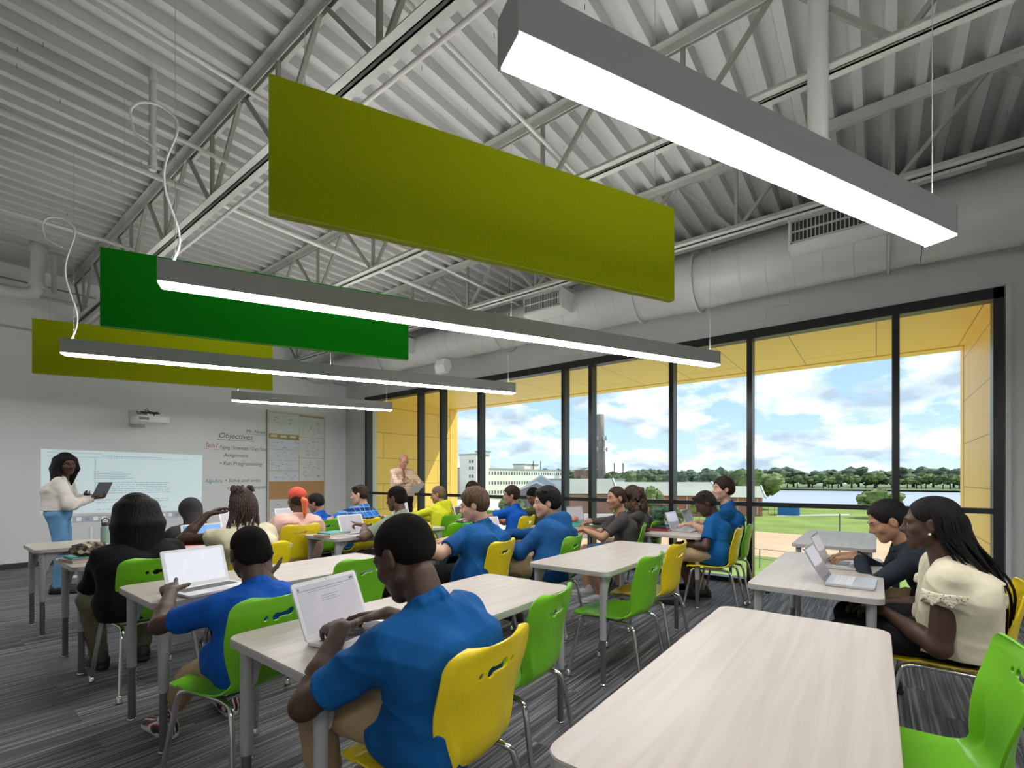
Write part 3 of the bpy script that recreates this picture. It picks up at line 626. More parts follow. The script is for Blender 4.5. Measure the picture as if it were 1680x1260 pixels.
for z in (1.29, 1.255, 1.22, 1.185, 1.15, 1.115, 1.0, .96, .84):
    x = 2.02
    while x < 3.02: x2 = x + rn.uniform(.03, .09); ln(x, min(x2, 3.05), z, .008); x = x2 + .014
g.build('projected_text', INKP, pg)
g = MB(); g.prism([(1.5, .64), (3.55, .64), (3.55, .75), (1.5, .75)], -.0012, 0, 0, Mw); g.build('projected_dock', DOCK, pg)
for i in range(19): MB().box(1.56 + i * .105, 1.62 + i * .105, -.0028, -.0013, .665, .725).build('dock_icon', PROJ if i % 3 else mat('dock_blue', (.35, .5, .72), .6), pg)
def text(body, x, z, size, m, parent, name, shear=.25, y=-.002, rot=(PI / 2, 0, 0), ext=.0004):
    cu = bpy.data.curves.new(name, 'FONT'); cu.body = body; cu.size = size; cu.shear = shear; cu.extrude = ext; cu.offset = 0.0
    o = bpy.data.objects.new(name, cu); C.objects.link(o); bpy.context.view_layer.update()
    me = bpy.data.meshes.new_from_object(o.evaluated_get(bpy.context.evaluated_depsgraph_get())); bpy.data.objects.remove(o)
    me.materials.clear(); me.materials.append(m); o = bpy.data.objects.new(name, me); C.objects.link(o); o.parent = parent; o.location = (x, y, z); o.rotation_euler = rot; return o
INK = mat('marker_black', (.16, .17, .20), .6); RED = mat('marker_red', (.55, .07, .08), .6); GRN = mat('marker_green', (.05, .42, .33), .6)
wt = empty('board_writing', (0, YF - .002, 0)); tag(wt, 'handwritten objectives in marker right of the projection', 'writing')
for b, x, z, s_, m in (('Mr. Roberts', 4.38, 2.31, .095, INK), ('Objectives', 3.86, 2.17, .15, INK), ('Tech I', 3.63, 1.97, .12, RED), ('\u2022Typing / Screencast / Copy Paste', 3.86, 1.95, .105, INK),
    ('Assignment', 3.95, 1.80, .10, INK), ('\u2022 Fun Programming', 3.88, 1.63, .105, INK), ('Algebra', 3.62, 1.28, .10, GRN), ('\u2022 Solve and write', 3.98, 1.29, .10, INK), ('compound inequalities', 4.02, 1.15, .10, INK)):
    if 'Roberts' in b: b = 'Mr. Howe'
    t = text(b, x, z, s_, m, wt, 'handwritten_line')
    if 'Copy' in b: t.scale.x = 4.80 - x; t.scale.x = (4.80 - x) / max(v.co.x for v in t.data.vertices)
    if m == RED: t.scale.x = .22 / max(v.co.x for v in t.data.vertices)
    if b in ('Mr. Howe', 'Objectives', 'Tech I'):
        wx = max(v.co.x for v in t.data.vertices) * t.scale.x; MB().box(x - .02, x + wx + .03, -.002, -.0008, z - .035, z - .028).build('underline', m, wt)
bd = empty('bulletin_board', (0, YF, 0)); tag(bd, 'tall cork bulletin board with white frame in the corner', 'board')
MB().box(4.83, 6.12, -.012, 0, .12, 2.80).build('cork_sheet', mat('cork', (.55, .32, .15), .9, noise=(80, .12)), bd)
f = MB(); f.box(4.80, 4.83, -.02, 0, .1, 2.83); f.box(6.12, 6.15, -.02, 0, .1, 2.83); f.box(4.80, 6.15, -.02, 0, 2.80, 2.83); f.box(4.80, 6.15, -.02, 0, .09, .12); f.build('board_frame', mat('frame_white', (.7, .71, .68), .5), bd)
MB().box(4.795, 4.803, -.03, 0, .1, 2.83).build('painted_frame_shadow', STEELD, bd)  # solid dark strip painting the shadow line beside the frame
def poster(x0, x1, z0, z1, label, marks, seed, m=None, group='posters on the bulletin board', y=-.0125, name='poster', th=.002, cols=None):
    o = empty(name, ((x0 + x1) / 2, YF + y, z0)); tag(o, label, 'paper', group); w_ = (x1 - x0) / 2
    MB().box(-w_, w_, -th, 0, 0, z1 - z0).build('sheet', m or mat('poster_white', (.74, .77, .76), .7), o)
    r = random.Random(seed); hgt = z1 - z0
    if marks:
        g = MB()
        for k in range(marks):
            a = r.uniform(-w_ * .8, w_ * .6); zz = r.uniform(.12, .85) * hgt; l = r.uniform(.01, .06); g.box(a, a + l, -th - .0006, -th, zz, zz + r.uniform(.003, .012), k % 3)
        g.build('pen_marks', cols or [INK, mat('faint_ink', (.45, .48, .5), .7), INKP], o)
    return o
poster(4.84, 5.505, 2.335, 2.79, 'white poster with pen marks at top left of the board', 40, 1)
poster(5.51, 6.115, 2.30, 2.76, 'white poster with a small pink drawing at top right of the board', 30, 2, cols=[INK, mat('pink_ink', (.75, .2, .3), .6), GRN])
poster(5.51, 6.11, 1.835, 2.295, 'white poster with small sketches, second down on the right', 34, 3)
poster(5.515, 6.11, 1.31, 1.825, 'white poster covered in faint columns of writing, third down on the right', 60, 4)
poster(4.85, 5.5, .3, .91, 'white sheet low on the board behind the headscarf', 20, 5)
poster(5.505, 6.1, .3, .90, 'white sheet low on the board, right one', 12, 6)
yb_ = MB(); yb_.box(0, .65, -.004, 0, 0, .10); o = yb_.build('border_strip', mat('yellow_strip', (.38, .34, .10), .6), loc=(4.845, YF - .0125, 2.232)); tag(o, 'yellow and black border strip above the small sheets', 'border')
for k in range(3): MB().box(.03 + k * .21, .17 + k * .21, -.005, -.004, .025, .078).build('strip_card', mat('card_white', (.70, .69, .60), .7), o)
for r_ in range(4):
    for c_ in range(3):
        poster(4.843 + c_ * .2205, 5.062 + c_ * .2205, 2.228 - .2315 * (r_ + 1), 2.228 - .2315 * r_ - .008, 'small white printed sheet in the %s row, %s of three' % (('top', 'second', 'third', 'bottom')[r_], ('left', 'middle', 'right')[c_]), 8, 20 + r_ * 3 + c_, m=mat('sheet_white', (.72, .76, .84), .7), group='small sheets pinned in a grid', name='pinned_sheet')

# rolling stand and cable near the standing student
st = empty('media_cart_base', (1.55, 8.2, 0)); tag(st, 'light wheeled base on the carpet behind the standing student', 'cart')
MB().beam((-.22, 0, .09), (.22, 0, .09), .04, .03).beam((0, -.2, .09), (0, .2, .09), .04, .03).build('base_bar', WHITE, st); MB().tube([(0, 0, .08), (0, 0, .72)], .018, 12).build('post', WHITE, st)
for x, y in ((-.22, 0), (.22, 0), (0, -.2), (0, .2)): MB().tube([(x - .012, y, .045), (x + .012, y, .045)], .045, 16).build('caster', mat('caster_grey', (.5, .5, .5), .5), st)
# ------------------------------------------------------------------ people: smooth-blended fields meshed with surface nets
class Field:
    def __init__(s, lo, hi, h):
        s.lo = np.array(lo, float); s.h = h; s.n = np.ceil((np.array(hi) - s.lo) / h).astype(int) + 1
        s.F = np.full(s.n, 1e3, np.float32)
    def slab(s, lo, hi):
        a = np.clip(np.floor((np.array(lo) - s.lo) / s.h).astype(int), 0, s.n); b = np.clip(np.ceil((np.array(hi) - s.lo) / s.h).astype(int) + 1, 0, s.n)
        if (b <= a).any(): return None, None
        g = [(s.lo[i] + s.h * np.arange(a[i], b[i])).astype(np.float32) for i in range(3)]
        return tuple(slice(a[i], b[i]) for i in range(3)), (g[0][:, None, None], g[1][None, :, None], g[2][None, None, :])
    def comb(s, sl, d, k, op):
        A = s.F[sl]
        if op == 'sub':
            d = -d; h = np.clip(k - np.abs(A - d), 0, None) / k if k else 0; s.F[sl] = np.maximum(A, d) + (h * h * k * .25 if k else 0)
        else:
            h = np.clip(k - np.abs(A - d), 0, None) / k if k else 0; s.F[sl] = np.minimum(A, d) - (h * h * k * .25 if k else 0)
    def rc(s, a, b, ra, rb=None, k=.02, op='add', cut=(), fx=None):
        rb = ra if rb is None else rb; a = np.array(a, float); b = np.array(b, float); m = max(ra, rb) + k + 3 * s.h
        sl, G = s.slab(np.minimum(a, b) - m, np.maximum(a, b) + m)
        if sl is None: return
        ab = b - a; bb = max(ab @ ab, 1e-9); p = [G[i] - a[i] for i in range(3)]
        t = np.clip((p[0] * ab[0] + p[1] * ab[1] + p[2] * ab[2]) / bb, 0, 1)
        d = np.sqrt((p[0] - ab[0] * t) ** 2 + (p[1] - ab[1] * t) ** 2 + (p[2] - ab[2] * t) ** 2) - (ra + (rb - ra) * t)
        for c, n in cut:
            c = np.array(c, float); n = np.array(n, float) / np.linalg.norm(n)
            d = np.maximum(d, (G[0] - c[0]) * n[0] + (G[1] - c[1]) * n[1] + (G[2] - c[2]) * n[2])
        if fx is not None: d = np.maximum(d, fx(G))
        s.comb(sl, d, k, op)
    def el(s, c, r, Rm=None, k=.02, op='add', cut=(), fx=None):
        c = np.array(c, float); r = np.array(r, float); m = r.max() + k + 3 * s.h
        sl, G = s.slab(c - m, c + m)
        if sl is None: return
        q = [G[i] - c[i] for i in range(3)]
        if Rm is not None: q = [Rm[0][i] * q[0] + Rm[1][i] * q[1] + Rm[2][i] * q[2] for i in range(3)]
        k0 = np.sqrt((q[0] / r[0]) ** 2 + (q[1] / r[1]) ** 2 + (q[2] / r[2]) ** 2); k1 = np.sqrt((q[0] / r[0] ** 2) ** 2 + (q[1] / r[1] ** 2) ** 2 + (q[2] / r[2] ** 2) ** 2) + 1e-6
        d = np.where(k0 < 1e-4, -r.min(), k0 * (k0 - 1) / k1)
        for cc, n in cut:
            cc = np.array(cc, float); n = np.array(n, float) / np.linalg.norm(n)
            d = np.maximum(d, (G[0] - cc[0]) * n[0] + (G[1] - cc[1]) * n[1] + (G[2] - cc[2]) * n[2])
        if fx is not None: d = np.maximum(d, fx(G))
        s.comb(sl, d.astype(np.float32), k, op)
    def mesh(s):
        F = s.F; neg = F < 0; n = s.n; c = np.zeros(n - 1, np.uint8)
        O = [(i, j, k) for i in (0, 1) for j in (0, 1) for k in (0, 1)]
        for i, j, k in O: c += neg[i:n[0] - 1 + i, j:n[1] - 1 + j, k:n[2] - 1 + k]
        act = (c > 0) & (c < 8); ci = np.argwhere(act)
        if len(ci) == 0: return np.zeros((0, 3)), np.zeros((0, 4), int)
        idx = np.full(n - 1, -1, np.int64); idx[act] = np.arange(len(ci))
        pos = np.zeros((len(ci), 3)); cnt = np.zeros(len(ci))
        for i, o1 in enumerate(O):
            for o2 in O[i + 1:]:
                if sum(abs(a - b) for a, b in zip(o1, o2)) != 1: continue
                f1 = F[ci[:, 0] + o1[0], ci[:, 1] + o1[1], ci[:, 2] + o1[2]]; f2 = F[ci[:, 0] + o2[0], ci[:, 1] + o2[1], ci[:, 2] + o2[2]]
                m = (f1 < 0) != (f2 < 0); t = np.where(m, f1 / np.where(m, f1 - f2, 1), 0)
                pos += (np.array(o1) + t[:, None] * (np.array(o2) - np.array(o1))) * m[:, None]; cnt += m
        V = s.lo + s.h * (ci + pos / np.maximum(cnt, 1)[:, None]); Q = []
        for ax in range(3):
            sh = list(n); sh[ax] -= 1
            a = neg[tuple(slice(0, sh[i]) for i in range(3))]; b = neg[tuple(slice(1, n[i]) if i == ax else slice(0, sh[i]) for i in range(3))]
            e = np.argwhere(a != b); u, v = (ax + 1) % 3, (ax + 2) % 3
            e = e[(e[:, u] > 0) & (e[:, v] > 0) & (e[:, u] < n[u] - 1) & (e[:, v] < n[v] - 1)]
            def at(du, dv): q = e.copy(); q[:, u] += du; q[:, v] += dv; return idx[q[:, 0], q[:, 1], q[:, 2]]
            q = np.stack([at(-1, -1), at(0, -1), at(0, 0), at(-1, 0)], 1)
            fl = ~a[e[:, 0], e[:, 1], e[:, 2]]; q[fl] = q[fl][:, ::-1]; Q.append(q)
        return V, np.concatenate(Q)
    def build(s, name, mats, parent, scale=1.0, pick=None, relax=1, disp=None):
        V, Q = s.mesh()
        for _ in range(relax):
            acc = np.zeros_like(V); ct = np.zeros(len(V))
            for a, b in ((0, 1), (1, 2), (2, 3), (3, 0)):
                np.add.at(acc, Q[:, a], V[Q[:, b]]); np.add.at(ct, Q[:, a], 1)
            V = .5 * V + .5 * acc / np.maximum(ct, 1)[:, None]
        mats = mats if isinstance(mats, (list, tuple)) else [mats]
        me = bpy.data.meshes.new(name); W = V * scale if disp is None else disp(V, Q) * scale
        me.vertices.add(len(W)); me.vertices.foreach_set('co', W.astype(np.float32).ravel())
        me.loops.add(len(Q) * 4); me.loops.foreach_set('vertex_index', Q.astype(np.int32).ravel()); me.polygons.add(len(Q))
        me.polygons.foreach_set('loop_start', np.arange(len(Q), dtype=np.int32) * 4); me.polygons.foreach_set('loop_total', np.full(len(Q), 4, np.int32))
        me.update(calc_edges=True); me.validate()
        me.polygons.foreach_set('use_smooth', np.ones(len(me.polygons), bool))
        for m in mats: me.materials.append(m)
        if pick is not None and len(me.polygons) == len(Q): me.polygons.foreach_set('material_index', pick(V[Q].mean(1)).astype(np.int32))
        me.update(); o = bpy.data.objects.new(name, me); C.objects.link(o); o.parent = parent; return o
def folds(amp, seed=0, wl=.10, lim=None):
    r = np.random.RandomState(seed); K = [(nrm(r.normal(size=3) * (1, .7, 1.2)) * 2 * PI / (wl * f), nrm(r.normal(size=3)) * 2 * PI / (wl * 2.2), r.uniform(0, 6)) for f in (1.9, 1.2, .8)]
    def f(V, Q):
        n = np.zeros_like(V); fn = np.cross(V[Q[:, 2]] - V[Q[:, 0]], V[Q[:, 3]] - V[Q[:, 1]])
        for i in range(4): np.add.at(n, Q[:, i], fn)
        n /= np.maximum(np.linalg.norm(n, axis=1), 1e-12)[:, None]; d = 0
        for i, (k, k2, ph) in enumerate(K):
            w1 = 1.3 * np.sin(V @ k2 + ph); m = .5 + .5 * np.sin(V @ k2[::-1] * .6 + 2 * ph); d = d + (1.0, .6, .35)[i] * m * (1 - 2 * np.abs(np.sin((V @ k) * .5 + w1)) ** .8)
        V = V + n * (amp * d)[:, None]
        if lim is not None: V[:, 1] = np.where((V[:, 2] > lim[1]) & (V[:, 2] < lim[2]), np.maximum(V[:, 1], lim[0] + .02 * np.tanh((V[:, 1] - lim[0]) / .04)), V[:, 1])
        return V
    return f
def nrm(v): v = np.array(v, float); return v / max(np.linalg.norm(v), 1e-9)
def ik(S, W, l1, l2, pole):
    S = np.array(S, float); W = np.array(W, float); D = W - S; d = np.linalg.norm(D)
    if d > (l1 + l2) * .995: D = D * (l1 + l2) * .995 / d; W = S + D; d = np.linalg.norm(D)
    u = D / d; a = (l1 * l1 - l2 * l2 + d * d) / (2 * d); h = math.sqrt(max(l1 * l1 - a * a, 0)); p = np.array(pole, float); p = nrm(p - u * (p @ u))
    return S + u * a + p * h, W
def euler_m(yaw, pitch, roll):
    return np.array(Euler((R(pitch), R(roll), R(yaw)), 'XYZ').to_matrix())
SKINS = dict(dark=(.060, .027, .015), deep=(.105, .047, .026), brown=(.20, .095, .05), tan=(.36, .19, .11), light=(.56, .33, .23), ruddy=(.56, .28, .19))
def skin(nm): c = SKINS[nm]; return [mat('skin_' + nm, c, .52, bump=(90, .05), noise=(9, .08)), mat('lips_' + nm, (c[0] * 1.15, c[1] * .72, c[2] * .8), .45)]
HAIRM = lambda nm, c: mat('hair_' + nm, c, .62, bump=(90, .45, (1, 1, .12)), noise=(60, .4, (1, 1, .12)), spec=.2)
FUZZ = mat('hair_close_cropped', (.012, .010, .009), .9, bump=(260, .9), spec=.15)
BLK = HAIRM('black', (.005, .0045, .0045)); BRN = HAIRM('brown', (.075, .045, .026)); DBR = HAIRM('dark_brown', (.028, .016, .011)); CURLB = mat('hair_curly_brown', (.05, .028, .017), .8, bump=(55, 1.0), noise=(40, .5))
POLO = cloth('polo_blue', (.004, .085, .27)); POLO2 = cloth('royal_polo', (.004, .080, .40)); HOOD = cloth('hoodie_blue', (.006, .065, .20)); KHAKI = cloth('khaki', (.36, .26, .15)); BLACKC = cloth('black_cloth', (.008, .008, .009)); SHOE = mat('black_shoe', (.012, .012, .013), .5); SOLE = mat('white_sole', (.62, .60, .56), .6); NAVY = cloth('navy_cloth', (.012, .018, .045))
EYEW = mat('eye_white', (.45, .42, .40), .3); EYEI = mat('eye_iris', (.02, .012, .01), .15)

def hand(F, W, d, n, right, curl=.5, sc_=1.0, point=False, spread=.12):
    d = nrm(d); n = nrm(np.array(n, float) - d * (np.array(n, float) @ d)); t = np.cross(n, d) if right else np.cross(d, n)
    W = np.array(W, float); k = .006 * sc_; s_ = sc_
    kn = []
    for i, (off, L0) in enumerate(((.030, .090), (.010, .095), (-.010, .090), (-.028, .080))):
        b = W + (t * off + d * L0 - n * .001) * s_; kn.append(b); F.rc(W + t * off * .55 * s_ + d * .008 * s_, b, .0145 * s_, .0115 * s_, k=.012 * s_)
    F.el(W + (d * .05 - n * .004) * s_, (.034 * s_, .045 * s_, .014 * s_), np.array([t, d, n]).T if False else [list(r_) for r_ in np.stack([t, d, n], 1)], k=.01 * s_)
    for i, b in enumerate(kn):
        l = (.072, .080, .074, .058)[i]; c = curl * (1 + .12 * i) ; sp = (1.5 - i) * spread
        if point and i == 0: c = .08
        if point and i > 0: c = min(1.5, curl + .6)
        ang = -.15; p = b; f0 = nrm(d + t * sp)
        for q, (fr, ra, rb) in enumerate(((.46, .0098, .0088), (.30, .0088, .0080), (.24, .0080, .0066))):
            ang += c * (.75, .9, .6)[q]; v = f0 * math.cos(ang) - n * math.sin(ang); e = p + v * l * fr * s_; F.rc(p, e, ra * s_, rb * s_, k=.004 * s_); p = e
    p = W + (t * .024 + d * .022 - n * .006) * s_; v = nrm(t * .75 + d * .65 - n * .15)
    for l, ra, rb, bend in ((.042, .0145, .0115, 0), (.032, .0115, .010, .35), (.026, .010, .0075, .3)):
        v = nrm(v + d * bend - n * bend * .4); e = p + v * l * s_; F.rc(p, e, ra * s_, rb * s_, k=.008 * s_); p = e

def person(label, x, y, yaw=0, s=1.05, head=None, look=(0, 0, 0), wl=None, wr=None, hl={}, hr={}, w_=1.0, sleeve='short', skin_='deep', shirt=POLO, pants=KHAKI, hair='short', hm=BLK, vox=.008,
           pole_l=(-.8, -.15, -1), pole_r=(.8, -.15, -1), tyaw=0, stand=False, feet=None, shoes=(SHOE, SHOE), collar=True, hemlen=.10, shorts=False, extra=None, seat=.45, hood=False, pelvis_yaw=0, belly=0, hairz=None, zfloor=0, knees=None, hips=None, mouth=False, group=None, hair_t=.006):
    root = empty('person', (x, y, zfloor), R(yaw)); tag(root, label, 'person', group)
    cs, sn = math.cos(R(-yaw)), math.sin(R(-yaw))
    def loc(p): dx, dy = p[0] - x, p[1] - y; return np.array([(dx * cs - dy * sn), (dx * sn + dy * cs), p[2] - zfloor]) / s
    P = np.array([0, 0, .93 if stand else (seat + .008) / s + .105]);
    if hips is not None: P[:2] = loc((hips[0], hips[1], 0))[:2]
    Hd = loc(head) if head is not None else P + np.array([0, .08, .66])
    Rh = euler_m(*look); up = Rh @ np.array([0, 0, 1.0])
    hb = Hd + Rh @ np.array([0, -.025, -.075])          # skull base
    Nk = hb + np.array([0, -.026, -.072]) - up * .012; nd_ = nrm(hb - Nk)
    D = Nk - P; Ln = np.linalg.norm(D); u = D / Ln
    ty = R(tyaw); Rv = np.array([math.cos(ty), math.sin(ty), 0]); Rv = nrm(Rv - u * (Rv @ u) * .35); Fv = np.cross(u, Rv); Fv = Fv if Fv[1] * math.cos(ty) - Fv[0] * math.sin(ty) > 0 else -Fv
    Cc = P + D * .58 - Fv * .030
    sh = {g: Nk + g * Rv * .160 * (.75 + .25 * w_) - u * .072 + Fv * .015 for g in (-1, 1)}
    wrist = {}; elbow = {}
    for sg, wv, pole in ((-1, wl, pole_l), (1, wr, pole_r)):
        t_ = loc(wv) if wv is not None else P + np.array([sg * .16, .30, .12])
        elbow[sg], wrist[sg] = ik(sh[sg], t_, .275, .245, pole)
    hip = {g: P + np.array([math.cos(R(pelvis_yaw)) * g * .092, math.sin(R(pelvis_yaw)) * g * .092, -.0]) for g in (-1, 1)}
    kneeP = {}; ank = {}
    for g in (-1, 1):
        if feet: f = loc(feet[0 if g < 0 else 1]); f[2] = (feet[0 if g < 0 else 1][2]) / s + .085
        elif stand: f = np.array([g * .10, .02 * g, .085])
        else: f = np.array([g * .13, .34 + .06 * g, .085])
        kneeP[g], ank[g] = ik(hip[g], f, .43, .42, (g * .25, 1, .55 if not stand else .0) if not knees else knees)
    aw = .8 + .2 * w_
    allp = [Hd + np.array([0, 0, .2]), Hd + np.array([.16, .16, 0]), Hd - np.array([.16, .2, .3]), P - np.array([.24, .25, .15]) * (.7 + .3 * w_), P + np.array([.24, .25, .1]) * (.7 + .3 * w_)] + [wrist[g] + o_ for g in (-1, 1) for o_ in (-.18, .18)] + [elbow[g] + o_ for g in (-1, 1) for o_ in (-.08, .08)]
    lo = np.min(allp, 0); hi = np.max(allp, 0)
    # ---- body: head, neck, arms, hands, core
    bl = lo.copy(); bh = hi.copy()
    if shorts or stand: bl = np.minimum(bl, np.min([ank[g] - .05 for g in (-1, 1)], 0)); bh = np.maximum(bh, np.max([kneeP[g] + .1 for g in (-1, 1)], 0))
    F = Field(bl, bh, vox)
    Ci = Cc + Fv * .035; F.rc(P, Ci, .07, .07, k=.03); F.rc(Ci, Nk - nd_ * .02 + Fv * .005, .07, .040, k=.02); F.rc(sh[-1] - u * .01, sh[1] - u * .01, .034, k=.02)
    for g in (-1, 1):
        F.rc(sh[g], elbow[g], .047 * aw, .038 * aw, k=.02); F.rc(elbow[g], elbow[g] * .6 + wrist[g] * .4, .039 * aw, .037 * aw, k=.015); F.rc(elbow[g] * .6 + wrist[g] * .4, wrist[g], .037 * aw, .0245, k=.015)
        hp = dict(hl if g < 0 else hr); fd = wrist[g] - elbow[g]
        hand(F, wrist[g], hp.pop('d', fd), hp.pop('n', (0, 0, 1)), g > 0, sc_=hp.pop('size', 1.0), **hp)
        if shorts: F.rc(kneeP[g] * .8 + hip[g] * .2, kneeP[g], .062 * aw, .056, k=.02); F.rc(kneeP[g], kneeP[g] * .6 + ank[g] * .4, .054, .055, k=.02); F.rc(kneeP[g] * .6 + ank[g] * .4, ank[g], .053, .034, k=.02)
    F.rc(Nk - up * .02, hb, .058 * (.9 + .1 * w_), .050 * (.9 + .1 * w_), k=.03)
    T = lambda v: Hd + Rh @ np.array(v, float); Rl = [list(r_) for r_ in Rh]
    wd = .97 + .06 * (w_ - 1) * 2
    F.el(T((0, -.016, .038)), (.074, .092, .082), Rl, k=.02); F.el(T((0, .028, -.022)), (.060 * wd, .060, .078), Rl, k=.03)
    for g in (-1, 1):
        F.rc(T((g * .045 * wd, .012, -.055)), T((g * .012, .062, -.092)), .024, .019, k=.025)
        F.rc(T((g * .036, .058, -.026)), T((g * .040, .045, -.02)), .024, .022, k=.02)
        F.rc(T((g * .014, .080, .022)), T((g * .042, .066, .022)), .012, .010, k=.018)
        F.el(T((g * .031, .094, .002)), (.017, .014, .011), Rl, k=.012, op='sub')
        F.rc(T((g * .024, .079, .010)), T((g * .040, .073, .009)), .0065, .005, k=.006)
        F.rc(T((g * .024, .078, -.007)), T((g * .040, .073, -.006)), .0050, .004, k=.006)
        F.rc(T((g * .010, .092, -.030)), T((g * .012, .084, -.034)), .0085, .0075, k=.01)
        F.el(T((g * .079, -.006, -.006)), (.010, .020, .033), Rl, k=.010); F.el(T((g * .089, .0, -.002)), (.007, .010, .018), Rl, k=.006, op='sub')
    F.rc(T((0, .084, .012)), T((0, .104, -.024)), .0075, .0105, k=.014); F.rc(T((0, .104, -.024)), T((0, .096, -.032)), .0105, .009, k=.008)
    mo = .010 if mouth else 0
    F.rc(T((0, .059, -.05)), T((0, .058, -.072)), .028, .024, k=.02)
    F.rc(T((-.019, .0835, -.0565)), T((.019, .0835, -.0565)), .0072, k=.006); F.rc(T((-.016, .083, -.0685 - mo)), T((.016, .083, -.0685 - mo)), .0080, k=.006); F.rc(T((-.018, .0955, -.0622 - mo / 2)), T((.018, .0955, -.0622 - mo / 2)), .0024 + mo * .45, k=.003, op='sub')
    F.el(T((0, .066, -.100)), (.020, .018, .016), Rl, k=.02)
    def pick(c):
        q = (c - Hd) @ Rh; return ((np.abs(q[:, 2] + .0622 + mo / 2) < .0125 + mo * .6) & (np.abs(q[:, 0]) < .024) & (q[:, 1] > .074) & ((np.abs(q[:, 0]) / .025) ** 2 + ((q[:, 2] + .062 + mo / 2) / (.013 + mo * .6)) ** 2 < 1)).astype(int)
    F.build('body', skin(skin_), root, s, pick, relax=1)
    ev = MB(); rot = Matrix([list(r_) for r_ in Rh]).to_4x4()
    for g in (-1, 1):
        for cc, rr, mi in (((g * .031, .0700, .0015), .0118, 0), ((g * .0308, .0765, .0015), .0066, 1)):
            ev = MB().sphere((0, 0, 0), rr * s, 12, 0)
            if mi == 0: eye = ev.build('eye', EYEW, root); eye.location = tuple(T(cc) * s)
            else: ir = ev.build('iris', EYEI, eye); ir.location = tuple((T(cc) - T((g * .031, .0700, .0015))) * s)
    br = MB()
    for g in (-1, 1):
        br = MB(); br.tube([tuple(T(v) * s) for v in ((g * .016, .0905, .024), (g * .031, .0875, .029), (g * .046, .073, .024))], [.0022 * s, .003 * s, .0015 * s], 6); br.build('eyebrow', hm if hair != 'bald' else mat('brow_grey', (.2, .13, .09), .8), root)
    # ---- shirt
    e_ = .012; smat = shirt
    if shirt is not None:
        F = Field(lo - .03, hi + .03, max(vox, .006)); bw = w_
        hemc = (P - np.array([0, 0, hemlen if not stand else .02]), (0, 0, -1))
        zc_ = P[2] - hemlen
        for g in (-1, 1):
            F.rc(P + Rv * g * .065 * bw - Fv * .01, Cc + Rv * g * .076 * bw, .112 * bw + belly * .5, .108 * (.5 + .5 * bw) + .005, k=.05)
            F.rc(Cc + Rv * g * .072 * bw, Nk + Rv * g * .085 - u * .085, .108 * (.5 + .5 * bw), .070, k=.05)
            F.rc(Nk - Fv * .015 - u * .018, sh[g] + u * .004, .048, .052 * aw, k=.05)
            if not stand and shirt is not None: F.rc(P + Rv * g * .080 * bw + u * .02, P + Rv * g * .088 * min(bw, 1.25) + Fv * .10 - np.array([0, 0, .012]), .104 * (.4 + .6 * min(bw, 1.15)), .098 * (.5 + .5 * min(bw, 1.15)), k=.04)
            if not stand: F.rc(P + Rv * g * .075 * bw - u * .01 - Fv * .012, P + Rv * g * .075 * bw - np.array([0, 0, hemlen * .6]) + Fv * .0, .113 * (.4 + .6 * bw), .108 * (.4 + .6 * bw), k=.04)
            if stand: F.rc(P + Rv * g * .05 + u * .07, P + Rv * g * .05 - u * .0, .122 * (.5 + .5 * bw), .122 * (.5 + .5 * bw), k=.03)
            ar = (.062 * aw)
            if sleeve == 'short':
                ce = sh[g] + (elbow[g] - sh[g]) * .74; F.rc(sh[g], sh[g] + (elbow[g] - sh[g]) * .95, ar + .002, .060 * aw, k=.035, cut=[(ce, elbow[g] - sh[g])])
            elif sleeve == 'cap':
                ce = sh[g] + (elbow[g] - sh[g]) * .34; F.rc(sh[g], sh[g] + (elbow[g] - sh[g]) * .6, ar + .01, .068 * aw, k=.03, cut=[(ce, elbow[g] - sh[g])])
            else:
                bl_ = .010 if sleeve == 'blouse' else 0
                F.rc(sh[g], elbow[g], ar, .050 * aw + bl_ * 2, k=.035); ce = wrist[g] - (wrist[g] - elbow[g]) * .04
                F.rc(elbow[g], wrist[g], .050 * aw + bl_ * 2, .036 + bl_ * .6, k=.03, cut=[(ce, wrist[g] - elbow[g])])
                F.rc(wrist[g] - (wrist[g] - elbow[g]) * .16, wrist[g] - (wrist[g] - elbow[g]) * .06, .033, .033, k=.006)
        if belly: F.el(P + u * .16 + Fv * (.05 + belly * .5), (.13 * bw, .10 + belly, .13), k=.06)
        if hood:
            arc = [Nk + Rv * math.sin(t) * .092 - Fv * (math.cos(t) * .095 + .005) + nd_ * (.030 - .035 * (1 - math.cos(t)) / 2) for t in [R(q) for q in range(-125, 126, 25)]]
            for a, b in zip(arc[:-1], arc[1:]): F.rc(a, b, .030, k=.018)
            F.rc(Nk - Fv * .10 + Rv * .0, Nk - Fv * .115 - u * .10, .062, .045, k=.03); F.rc(Nk - Fv * .085 - Rv * .06 - u * .01, Nk - Fv * .12 - u * .12, .045, .035, k=.03); F.rc(Nk - Fv * .085 + Rv * .06 - u * .01, Nk - Fv * .12 - u * .12, .045, .035, k=.03)
        elif collar:
            fn = nrm(np.cross(nd_, Rv)); fn = fn if fn @ Fv > 0 else -fn
            ring = [Nk + nd_ * (.034 - .030 * (1 + math.cos(a)) / 2) + Rv * math.sin(a) * .060 + fn * (math.cos(a) * .060 + .006) for a in [2 * PI * i / 14 for i in range(15)]]
            for a, b in zip(ring[:-1], ring[1:]):
                F.rc(a, b, .010, k=.006); F.rc(a - nd_ * .018 + (a - Nk - nd_ * (nd_ @ (a - Nk))) * .15, b - nd_ * .018 + (b - Nk - nd_ * (nd_ @ (b - Nk))) * .15, .011, k=.008)
        # neck opening and hem
        F.rc(Nk + nd_ * .022, hb + nd_ * .08, .0515, .056, k=.006, op='sub')
